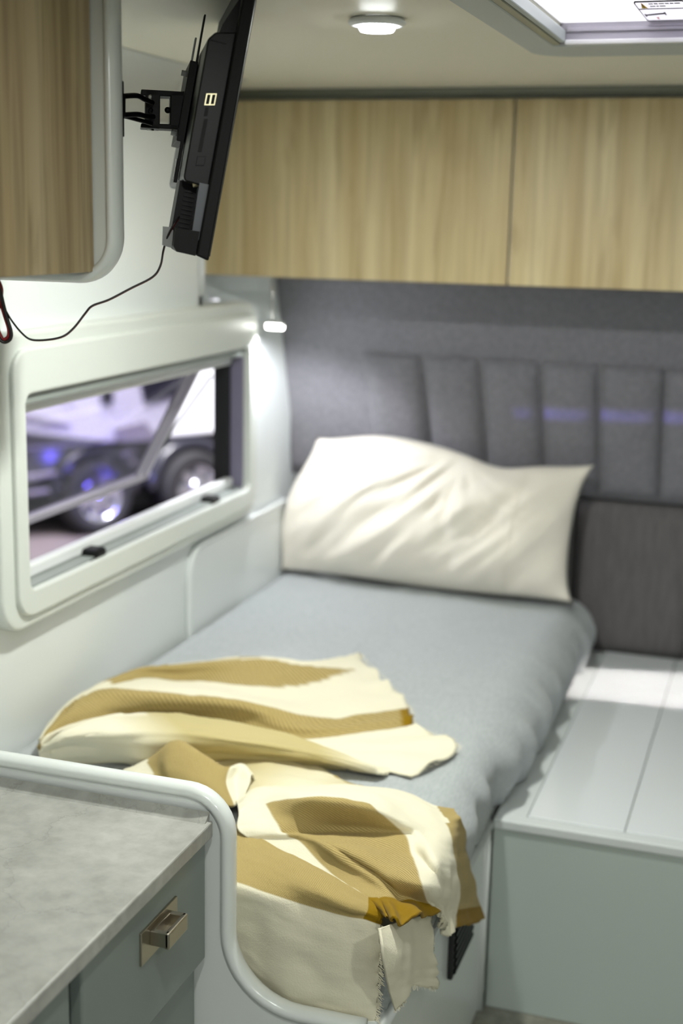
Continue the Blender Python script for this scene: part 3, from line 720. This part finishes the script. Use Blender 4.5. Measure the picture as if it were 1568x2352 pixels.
# ------------------------------------------------------------------ reading light under the locker
rx, ry, rz = -1.262, 3.255, 1.289
rl = empty('reading_light', (rx, ry, rz), 'small lit reading light on a thin stem below the oak locker', 'lamp')
V, F = tube([(rx-.006, ry, rz+.012), (rx-.008, ry, ZL0)], .0045, 10); mk('stem', V, F, M['steel'], rl, True)
V, F = tube([(rx-.022, ry+.003, rz), (rx+.022, ry-.003, rz)], .0085, 14); mk('head', V, F, M['rlens'], rl, True)
V, F = tube([(rx-.023, ry+.003, rz+.007), (rx+.023, ry-.003, rz+.007)], .0065, 14); mk('cover', V, F, M['steel'], rl, True)
sl = lamp('reading_beam', 'SPOT', (rx, ry, rz-.015), (rx-.03, ry+.02, rz-.25), 10, (.93, .95, 1.0), spot_size=math.radians(150), spot_blend=.5, shadow_soft_size=.012)
sl.parent = rl; sl.location = (0, 0, -.015)

# ------------------------------------------------------------------ pillow
def pillow():
    BL, BR, TL, TR = onY(655, 1305, 3.50), onY(1303, 1378, 3.45), onY(735, 1028, 3.535), onY(1348, 1078, 3.535)
    nu, nv = 90, 56; V = []; 
    ctr = (BL+BR+TL+TR)/4
    ex = (BR-BL).normalized(); ez = ((TL+TR)-(BL+BR)).normalized(); nf = ex.cross(ez).normalized()
    if nf.y > 0: nf = -nf
    def pt(u, v, side):
        b = BL.lerp(BR, u); t = TL.lerp(TR, u)
        # edge outline bulges
        p = b.lerp(t, v)
        s, w = 2*u-1, 2*v-1
        p += ex*(.055*(-1 if s < 0 else 1)*abs(s)**6*(1-w*w)*(1.0 if s < 0 else -.35))
        p += ez*(.045*(abs(w)**5)*(1 if w > 0 else 0)*(math.exp(-((u-.22)/.20)**2)+.4*math.exp(-((u-.45)/.15)**2)-.35*math.exp(-((u-.70)/.10)**2)))
        p += ez*(-.03*(abs(w)**5)*(1 if w < 0 else 0)*(math.exp(-((u-.6)/.3)**2))*.3)
        cr = abs(s)**8*abs(w)**8
        p += (ex*(1 if s > 0 else -1)*.016+ez*(1 if w > 0 else -.3)*.014)*cr
        e = max(0, (1-abs(s)**3.2))**.7*max(0, (1-abs(w)**2.6))**.7
        th = (.105 if side > 0 else .050)*e
        # wrinkles: radiating from the dent on the top edge, diagonal tension lines, gathered bottom edge
        wr = 0
        du, dv_ = u-.56, v-1.02
        r = math.hypot(du*1.9, dv_); a = math.atan2(du*1.9, -dv_)
        wr += .030*noise.noise(Vector((a*5.5, r*1.2, 2.0)))*math.exp(-(r/.62)**2)*min(1, r*5)
        k = u*.62+v*.72; j = u*1.1-v*.5
        wr += .026*noise.noise(Vector((j*7.5, k*1.6, 7.3)))
        wr += .010*noise.noise(Vector((j*19, k*4, 1.3)))
        wr += .020*noise.noise(Vector((u*17, v*2.2, 4.4)))*math.exp(-(v/.20)**2)
        wr -= .030*math.exp(-(du/.11)**2-((v-.92)/.16)**2)
        q = p+nf*(th+wr*e if side > 0 else -th)
        if side < 0: q.y = min(q.y, hy(q.z)-.045)
        q.z = max(q.z, ZM+.006)
        return q
    for i in range(nu+1):
        for j in range(nv+1): V.append(pt(i/nu, j/nv, 1))
    n1 = len(V)
    for i in range(nu+1):
        for j in range(nv+1): V.append(pt(i/nu, j/nv, -1))
    f = grid_faces(nu+1, nv+1); F = f+[[n1+q for q in r] for r in f]
    bm = bmesh.new(); vs = [bm.verts.new(v) for v in V]
    for q in F: bm.faces.new([vs[i] for i in q])
    bmesh.ops.remove_doubles(bm, verts=bm.verts[:], dist=.0008)
    V, F = bm_out(bm); bm.free()
    pw = empty('pillow', ctr, 'white cotton pillow leaning against the grey headboard', 'pillow')
    mk('pillowcase', V, F, M['pillow'], pw, True)
    # stitched hem flap along the right end
    hem = [pt(.80, .06+.88*k/30, 1)+nf*.001 for k in range(31)]
    mk('hem_seam', *tube(hem, .0016, 6), M['pillow'], pw, True)
pillow()

# ------------------------------------------------------------------ throw blanket
CRE, MUS, DEEP, TAN = S(230, 224, 200), S(144, 127, 77), S(138, 108, 16), S(192, 178, 128)
BV, BFc, BC, BUV = [], [], [], []
def c3(u, v, mode, a):
    if mode == 'z': return onZ(u, v, ZM+a)
    if mode == 'x': return onX(u, v, a)
    return onY(u, v, a)
def cpt(q):
    if isinstance(q, Vector): return q
    if len(q) == 3: return onZ(q[0], q[1], ZM+q[2])
    return c3(q[0], q[1], q[2], q[3])
def cmr(p, t):
    n = len(p)-1; i = min(int(t), n-1); f = t-i
    g = lambda k: p[min(max(k, 0), n)]
    p0, p1, p2, p3 = g(i-1), g(i), g(i+1), g(i+2)
    return .5*((2*p1)+(p2-p0)*f+(2*p0-5*p1+4*p2-p3)*f*f+(3*p1-p0-3*p2+p3)*f**3)
def patch(rows, colour, sub=14, amp=.004, ragged=(0, 0, 0, 0), uv0=(0, 0), seed=0, fold=.007, extra=None):
    """smooth cloth through a grid of control points; ragged = fray length at row0,rowN,col0,colN"""
    R = [[cpt(q) for q in r] for r in rows]; nr, ncn = len(R), len(R[0])
    NU, NV = (nr-1)*sub, (ncn-1)*sub; base = len(BV); G = []
    for i in range(NU+1):
        t = i/sub; rc = []
        colpts = [cmr([R[k][c] for k in range(nr)], t) for c in range(ncn)]
        for j in range(NV+1): rc.append(cmr(colpts, j/sub))
        G.append(rc)
    for i in range(NU+1):
        for j in range(NV+1):
            p = G[i][j].copy()
            a = G[min(i+1, NU)][j]-G[max(i-1, 0)][j]; b = G[i][min(j+1, NV)]-G[i][max(j-1, 0)]
            n = a.cross(b); n = n.normalized() if n.length > 1e-9 else Vector((0, 0, 1))
            if n.dot(CAM-p) < 0: n = -n
            q = p*1.0
            fo = noise.noise(Vector((j/sub*.55+seed, i/sub*2.3, seed*.7)))+.5*noise.noise(Vector((j/sub*1.1, i/sub*4.6+seed, 2.2)))
            p += n*(fold*fo)
            if extra: p += n*extra(j/sub, i/sub)
            p += n*amp*(noise.noise(Vector((q.x*16+seed, q.y*16, q.z*16)))+.45*noise.noise(Vector((q.x*40, q.y*40+seed, q.z*40))))
            rn = random.random
            if ragged[1] and i == NU: p += a.normalized()*ragged[1]*(rn()-.3)
            if ragged[3]:
                ed = max(0, 1-(NV-j)/(sub*.9)); k = i/sub
                p += n*ed*ed*ragged[3]*.55*math.sin(k*9.5+1.5*math.sin(k*3.1))
                if j == NV: p += b.normalized()*ragged[3]*(.35*(rn()-.5)+1.1*noise.noise(Vector((k*5.2, seed, 1.1))))
            if p.x < -.50 and p.y > 1.75: p.z = max(p.z, matz(p.x, p.y)+.005)
            BV.append(p); BC.append(colour(j/sub, i/sub)); BUV.append((j/sub*.09+uv0[0], i/sub*.09+uv0[1]))
    for f in grid_faces(NU+1, NV+1): BFc.append([base+k for k in f])
def shift(row, d, z=None):
    o = []
    for q in row:
        p = cpt(q)+Vector(d)
        if z is not None: p.z = z
        o.append(p)
    return o
sm = lambda a, b, x: max(0, min(1, (x-a)/(b-a)))
def mixc(a, b, t): return tuple(a[i]*(1-t)+b[i]*t for i in range(4))
# -- upper fan lying on the bed
r1 = [(92, 1700, .03), (160, 1615, .045), (300, 1545, .055), (450, 1524, .06), (600, 1511, .065), (720, 1521, .045), (826, 1506, .014)]
r2 = [(98, 1712, .035), (178, 1630, .055), (310, 1562, .05), (440, 1566, .032), (560, 1580, .034), (735, 1583, .022), (888, 1566, .010)]
r3 = [(92, 1716, .035), (130, 1660, .06), (215, 1590, .08), (390, 1592, .08), (570, 1615, .07), (730, 1652, .036), (938, 1625, .010)]
r4 = [(88, 1722, .03), (118, 1685, .055), (200, 1655, .05), (340, 1642, .036), (520, 1656, .03), (690, 1697, .02), (956, 1668, .012)]
r5 = [(90, 1726, .02), (118, 1700, .04), (200, 1668, .04), (340, 1652, .035), (520, 1672, .03), (740, 1716, .018), (1052, 1715, .014)]
r6 = [(95, 1730, .008), (130, 1715, .012), (220, 1690, .012), (350, 1690, .012), (560, 1705, .012), (800, 1750, .010), (940, 1781, .009)]
def col1(c, r):
    if r < 1: return CRE if c > 3.95 else MUS
    if r < 2.0: return MUS if (c > 1.6 and 1+.5*sm(3.9, 5.6, c) < r < 2-.48*sm(4.4, 5.6, c)) else CRE
    if r < 3: return CRE
    if r < 4: return DEEP if c > 5.82 else MUS
    return CRE
patch([shift(r1, (0, .02, 0), ZM+.004), r1, r2, r3, r4, r5, r6], col1, 16, .004, (0, 0, 0, .012), (0, 0), 1)
# -- folded-over flap along its front
f0 = [(104, 1722, .055), (150, 1685, .075), (230, 1652, .08), (340, 1639, .075), (500, 1654, .07), (690, 1700, .045), (855, 1762, .022)]
f1 = [(94, 1723, .055), (140, 1697, .082), (240, 1680, .09), (360, 1672, .09), (510, 1692, .08), (690, 1724, .05), (865, 1770, .022)]
f2 = [(90, 1736, .04), (150, 1716, .055), (250, 1713, .055), (360, 1722, .055), (520, 1729, .045), (690, 1745, .03), (885, 1779, .010)]
def col1b(c, r):
    t = sm(2.1, 3.2, c-.25*(r-1))*(1-sm(5.2, 6.0, c))
    return mixc(CRE, TAN, t*sm(1.05, 1.5, r) if c < 3 else t)
patch([shift(f0, (0, .03, -.035)), f0, f1, f2, shift(f2, (.0, .03, 0), ZM+.006)], col1b, 14, .003, uv0=(2, 0), seed=5)
# -- layer between the fan and the foot drape
m0 = [(290, 1722, .010), (450, 1730, .012), (600, 1736, .014), (700, 1748, .010), (750, 1775, .006)]
m1 = [(330, 1760, .016), (480, 1780, .022), (620, 1778, .026), (720, 1790, .018), (812, 1803, .006)]
m2 = [(350, 1830, .014), (500, 1850, .014), (640, 1850, .016), (770, 1846, .014), (880, 1832, .006)]
patch([m0, m1, m2], lambda c, r: MUS if c > 3.75 else mixc(TAN, CRE, .45+.3*math.sin(c*2+r*2)), 14, .004, uv0=(3, 2), seed=8)
# -- knotted fold by the divider
k0 = [(283, 1772, .025), (342, 1744, .05), (404, 1703, .085), (460, 1730, .08), (516, 1763, .06), (556, 1757, .055), (578, 1780, .045)]
k1 = [(300, 1795, .025), (362, 1780, .04), (384, 1762, .062), (440, 1778, .062), (502, 1800, .05), (540, 1790, .04), (572, 1805, .038)]
k2 = [(320, 1830, .012), (380, 1835, .02), (430, 1835, .03), (480, 1842, .03), (528, 1852, .025), (545, 1850, .02), (548, 1856, .018)]
patch([shift(k0, (0, .035, 0), ZM+.01), k0, k1, k2], lambda c, r: MUS if 1.05-.1*r < c < 4.35 else CRE, 14, .0025, uv0=(5, 1), seed=11, fold=0)
# -- foot drape over the corner of the mattress
XS = -.448
a0 = [(540, 1838, .02), (600, 1812, .02), (715, 1806, .02), (850, 1806, .02), (935, 1822, .016), (1003, 1853, .010), (1042, 1862, .005)]
a1 = [(546, 1852, .045), (600, 1816, .045), (720, 1812, .045), (850, 1813, .04), (935, 1831, .032), (1004, 1863, .016), (1048, 1870, .006)]
a2 = [(548, 1872, .05), (615, 1850, .055), (720, 1831, .100), (855, 1850, .082), (940, 1872, .04), (1020, 1893, .012), (1058, 1884, .002)]
a3 = [(548, 1908, .04), (650, 1908, .045), (760, 1902, .046), (926, 1909, .035), (980, 1922, .022), (1036, 1935, 'x', -.462), (1068, 1925, 'x', -.470)]
a4 = [(600, 1940, .026), (692, 1934, .035), (805, 1955, .052), (946, 1965, .018), (1002, 1982, 'x', -.448), (1043, 1992, 'x', -.455), (1078, 1985, 'x', -.466)]
a5 = [(690, 1992, .018), (765, 2008, .022), (862, 2012, .030), (968, 2028, 'x', -.452), (1022, 2044, 'x', -.440), (1052, 2046, 'x', -.452), (1092, 2042, 'x', -.462)]
a6 = [(805, 2045, .016), (838, 2058, .018), (892, 2062, .016), (984, 2072, 'x', -.450), (1022, 2090, 'x', -.446), (1046, 2088, 'x', -.450), (1101, 2080, 'x', -.460)]
a7 = [(840, 2085, .010), (872, 2092, .010), (915, 2118, 'x', -.452), (1004, 2098, 'x', -.442), (1022, 2146, 'x', -.446), (1044, 2132, 'x', -.442), (1110, 2110, 'x', -.458)]
def crease(c, r):
    t = (r-3.6)/2.6; d = 0
    if 0 < t < 1.1: d -= .010*math.exp(-((c-(1.62+.75*t))/.12)**2)*math.sin(math.pi*min(1, t*.9)); d += .006*math.exp(-((c-(1.40+.75*t))/.16)**2)*math.sin(math.pi*min(1, t*.9))
    d -= .006*math.exp(-((r-3.05)/.16)**2)*(1 if .9 < c < 3.2 else 0)
    if r > 5.8 and 1.6 < c < 4.9: d += .007*math.sin(c*11)*(r-5.8)/1.2
    return d
def col2(c, r):
    if r < 2: return CRE if c < 5.0+.12*r else MUS
    b = 1.0
    if c < 1: return CRE
    if c < 3: return DEEP if r > 6.05 else MUS
    if c < 5.05: return CRE
    return DEEP if r > 6.05 else MUS
patch([a0, a1, a2, a3, a4, a5, a6, a7], col2, 16, .0035, (0, .006, 0, 0), (7, 0), 15, .0015, crease)
# -- lower layer: mustard band and the cream panel hanging over the foot end
YF = 1.722
b0 = [(520, 1888, .026), (570, 1912, .03), (640, 1950, .032), (720, 1992, .034), (800, 2038, .026), (850, 2062, .018), (884, 2070, .014)]
b1 = [(520, 1950, .026), (570, 1972, .03), (640, 2003, .032), (720, 2043, .032), (800, 2078, .022), (848, 2092, .014), (880, 2098, .012)]
b2 = [(520, 2022, 'y', YF), (570, 2038, 'y', YF-.006), (640, 2062, 'y', YF-.008), (720, 2086, 'y', YF-.006), (796, 2106, 'y', YF-.006), (838, 2114, 'y', YF-.006), (874, 2128, 'y', YF)]
b3 = [(520, 2070, 'y', YF+.004), (575, 2090, 'y', YF-.004), (645, 2125, 'y', YF-.016), (720, 2145, 'y', YF-.014), (800, 2165, 'y', YF-.012), (845, 2175, 'y', YF-.012), (872, 2185, 'y', YF-.004)]
b4 = [(530, 2140, 'y', YF+.006), (585, 2170, 'y', YF), (650, 2205, 'y', YF-.014), (725, 2222, 'y', YF-.012), (800, 2232, 'y', YF-.012), (842, 2238, 'y', YF-.010), (868, 2245, 'y', YF-.002)]
b5 = [(565, 2215, 'y', YF+.006), (615, 2255, 'y', YF), (665, 2285, 'y', YF-.010), (735, 2300, 'y', YF-.010), (800, 2310, 'y', YF-.010), (840, 2314, 'y', YF-.008), (864, 2312, 'y', YF)]
b6 = [(592, 2258, 'y', YF+.006), (632, 2292, 'y', YF), (680, 2318, 'y', YF-.006), (740, 2331, 'y', YF-.006), (800, 2341, 'y', YF-.006), (840, 2349, 'y', YF-.004), (860, 2352, 'y', YF)]
def col3(c, r):
    if r < 2.0: return DEEP if c > 4.9 else MUS
    return CRE
patch([b0, b1, b2, b3, b4, b5, b6], col3, 14, .003, (0, .006, 0, .005), (0, 9), 21, .0015)
# -- second panel hanging over the long side
g0 = [(872, 2132, 'x', -.468), (905, 2120, 'x', -.466), (945, 2108, 'x', -.466), (988, 2098, 'x', -.466)]
g1 = [(878, 2190, 'x', -.458), (915, 2186, 'x', -.450), (955, 2180, 'x', -.458), (994, 2170, 'x', -.452)]
g2 = [(890, 2255, 'x', -.458), (922, 2245, 'x', -.450), (960, 2236, 'x', -.460), (1001, 2226, 'x', -.456)]
g3 = [(906, 2318, 'x', -.460), (926, 2296, 'x', -.452), (952, 2262, 'x', -.460), (1003, 2268, 'x', -.456)]
patch([g0, g1, g2, g3], lambda c, r: CRE, 14, .003, (0, .008, 0, .004), (4, 9), 27, .001)

def blanket_mat():
    X = bpy.data.materials.new('wool_plaid'); X.use_nodes = True
    nt = X.node_tree; N = nt.nodes; L = nt.links; P = N['Principled BSDF']; P.inputs['Roughness'].default_value = .95
    P.inputs['Sheen Weight'].default_value = .06; P.inputs['Specular IOR Level'].default_value = .1
    at = N.new('ShaderNodeAttribute'); at.attribute_name = 'yarn'
    uv = N.new('ShaderNodeUVMap'); uv.uv_map = 'UVMap'
    mp = N.new('ShaderNodeMapping'); mp.inputs['Rotation'].default_value = (0, 0, math.radians(32)); L.new(uv.outputs[0], mp.inputs[0])
    wv = N.new('ShaderNodeTexWave'); wv.inputs['Scale'].default_value = 62; wv.inputs['Distortion'].default_value = 1.0; wv.inputs['Detail'].default_value = 2; wv.inputs['Detail Scale'].default_value = 3
    L.new(mp.outputs[0], wv.inputs['Vector'])
    # twill shows pale yarn only inside the mustard stripes: weight by yarn darkness (alpha channel)
    mu = N.new('ShaderNodeMath'); mu.operation = 'MULTIPLY'; L.new(wv.outputs['Fac'], mu.inputs[0]); L.new(at.outputs['Alpha'], mu.inputs[1])
    mx = N.new('ShaderNodeMix'); mx.data_type = 'RGBA'; mx.inputs['B'].default_value = S(214, 190, 132)
    mu2 = N.new('ShaderNodeMath'); mu2.operation = 'MULTIPLY'; mu2.inputs[1].default_value = .62; L.new(mu.outputs[0], mu2.inputs[0])
    L.new(mu2.outputs[0], mx.inputs['Factor']); L.new(at.outputs['Color'], mx.inputs['A']); L.new(mx.outputs['Result'], P.inputs['Base Color'])
    tc = N.new('ShaderNodeTexCoord'); nz = N.new('ShaderNodeTexNoise'); nz.inputs['Scale'].default_value = 420; nz.inputs['Detail'].default_value = 3
    L.new(tc.outputs['Object'], nz.inputs['Vector'])
    bp = N.new('ShaderNodeBump'); bp.inputs['Strength'].default_value = .5; bp.inputs['Distance'].default_value = .0012
    L.new(nz.outputs['Fac'], bp.inputs['Height']); L.new(bp.outputs[0], P.inputs['Normal'])
    return X
bo = Vector((-.85, 2.0, ZM))
me = bpy.data.meshes.new('throw_blanket'); me.from_pydata([v-bo for v in BV], [], BFc); me.update()
ca = me.color_attributes.new('yarn', 'FLOAT_COLOR', 'POINT')
for i, c in enumerate(BC):
    al = 1.0 if c is MUS else 0.0
    ca.data[i].color = (c[0], c[1], c[2], al)
ul = me.uv_layers.new(name='UVMap')
for lp in me.loops: ul.data[lp.index].uv = BUV[lp.vertex_index]
for p in me.polygons: p.use_smooth = True
me.materials.append(blanket_mat())
th = bpy.data.objects.new('throw_blanket', me); COL.objects.link(th); th.location = bo
sd = th.modifiers.new('thickness', 'SOLIDIFY'); sd.thickness = .004; sd.offset = 0
tag(th, 'crumpled cream and mustard checked wool blanket over the foot of the bed', 'blanket')
# frayed fringe along the hanging edges: hair-thin yarn ends, one part
V = []; F = []
def fringe(rowpts, dirv, length, n):
    for k in range(n):
        t = k/(n-1)*(len(rowpts)-1); p = cmr(rowpts, t)+Vector((random.uniform(-.001, .001),)*3)
        d = (Vector(dirv)+Vector((random.uniform(-.4, .4), random.uniform(-.3, .3), random.uniform(-.3, .3)))).normalized()*length*random.uniform(.5, 1.2)
        s = Vector((.0004, .0003, .0004)); b = len(V)
        V.extend([p-s, p+s, p+d+s*.6, p+d-s*.6]); F.append([b, b+1, b+2, b+3])
fringe([cpt(b[-1]) for b in (b2, b3, b4, b5, b6)], (.9, -.1, -.5), .010, 150)
fringe([cpt(q) for q in b6], (.1, 0, -1), .008, 160)
fringe([cpt(q) for q in g3], (0, 0, -1), .008, 90)
fringe([cpt(g[-1]) for g in (g0, g1, g2, g3)], (.1, .9, -.3), .008, 90)
fringe([cpt(r[-1]) for r in (r1, r2, r3, r4, r5, r6)], (1, .2, 0), .008, 150)
fz = mk('frayed_edge', V, F, mat('cream_yarn', CRE, .95), th); tag(fz, kind='stuff')

# ------------------------------------------------------------------ the hall outside the window
ZG = -.72
tag(box('ground', -40, 30, -30, 50, ZG-.1, ZG, M['ground'], None, 0), kind='structure')
w1, w2 = onZ(226, 1226, ZG), onZ(446, 1196, ZG)
cd = (w2-w1).normalized(); cn = Vector((cd.y, -cd.x, 0))           # along the side; out of the side towards us
cv = empty('touring_caravan', w1, 'white touring caravan with two alloy wheels, seen through the window', 'caravan')
up = Vector((0, 0, 1))
def cb_(a, b, bev=.02): return frame_box(w1, cd, -cn, up, a, b, bev)
def wheel(c, rad, name='wheel'):
    t3 = lambda a, b, h: c+cd*a+up*b+cn*h
    V, F = lathe([(rad*.60, .02), (rad*.62, .05), (rad*.9, .06), (rad, .02), (rad, -.14), (rad*.6, -.16)], 36, t3); w_ = mk(name, V, F, M['tyre'], cv, True)
    V, F = lathe([(rad*.62, .045), (rad*.58, .045), (rad*.52, .0), (rad*.5, -.05), (0, -.06)], 30, t3); mk('rim', V, F, M['rim'], w_, True)
    for k in range(6):
        a = math.radians(60*k+12); e = cd*math.cos(a)+up*math.sin(a); s = cn.cross(e)
        V, F = frame_box(c, e, s, cn, (0, -.03, .0), (rad*.56, .03, .035), .006); mk('spoke', V, F, M['rim'], w_)
    V, F = lathe([(.05, .0), (.05, .045), (0, .05)], 16, t3); mk('hub', V, F, M['rim'], w_, True)
RW = .27; sp_ = (w2-w1).length
wheel(w1+up*RW, RW); wheel(w2+up*RW, RW)
zs0 = .66
mk('white_side', *cb_((-.62, .02, zs0), (3.2, 2.2, 2.9)), M['carw'], cv)
mk('dark_skirt', *cb_((-.60, .10, .30), (3.2, 2.1, zs0)), M['card'], cv)
mk('chassis', *cb_((-.55, .25, .10), (3.2, 2.0, .32)), M['gasket'], cv)
for c in (w1, w2):
    ar = [c+up*RW+cd*math.cos(math.radians(a))*(RW+.06)+up*math.sin(math.radians(a))*(RW+.06)+cn*(-.06) for a in range(0, 181, 12)]
    mk('wheel_arch', *tube(ar, .045, 10), M['card'], cv, True)
# window on the caravan side; dark and grey streaks there stand in for pane reflections
def onside_(u, v, o=.0):
    d = ray(u, v); q0 = w1+cn*(-.02+o); t = (q0-CAM).dot(cn)/d.dot(cn); return CAM+d*t
def decal(name, px, material, th_=.02):
    a_ = [onside_(u, v, 0.0) for u, v in px]; n_ = len(a_)
    V = a_+[p+cn*th_ for p in a_]; F = [list(range(n_)), list(range(n_, 2*n_))]+[[i, (i+1) % n_, n_+(i+1) % n_, n_+i] for i in range(n_)]
    return mk(name, V, F, material, cv)
decal('side_window', [(318, 868), (420, 838), (418, 905), (330, 925)], M['card'])
decal('side_window', [(228, 888), (256, 880), (258, 922), (232, 930)], M['card'])
decal('reflection_streak', [(-10, 985), (120, 1000), (235, 1012), (120, 1022), (-10, 1030)], M['card'])
M['streakgrey'] = mat('reflection_pale_grey', S(158, 152, 164), .4)
decal('reflection_streak', [(-10, 940), (90, 955), (160, 975), (90, 972), (-10, 962)], M['streakgrey'])
decal('reflection_streak', [(260, 985), (330, 968), (365, 1010), (270, 1014)], M['streakgrey'])
mk('lower_reflection', *tube([w1+cd*(-.55+.9*k/10)+cn*(-.06)+up*(.34+.16*(k/10)**2) for k in range(11)], .018, 8), M['streakgrey'], cv, True)
mk('lower_reflection', *tube([w1+cd*(-.55+.9*k/10)+cn*(-.06)+up*(.46+.12*(k/10)**2) for k in range(11)], .022, 8), M['streakgrey'], cv, True)
# blue show lamp glowing behind the near wheel
lamp('wheel_blue_glow', 'POINT', w1+cn*.35+up*.5+cd*-.1, w1, 8, (.15, .12, 1.0), shadow_soft_size=.05)
# pale stand wall far behind, and a grey display cabinet
tag(box('wall_1', -14, 6, 16, 16.2, ZG, 5.0, mat('stand_wall', S(232, 230, 238), .7), None, 0), kind='structure')
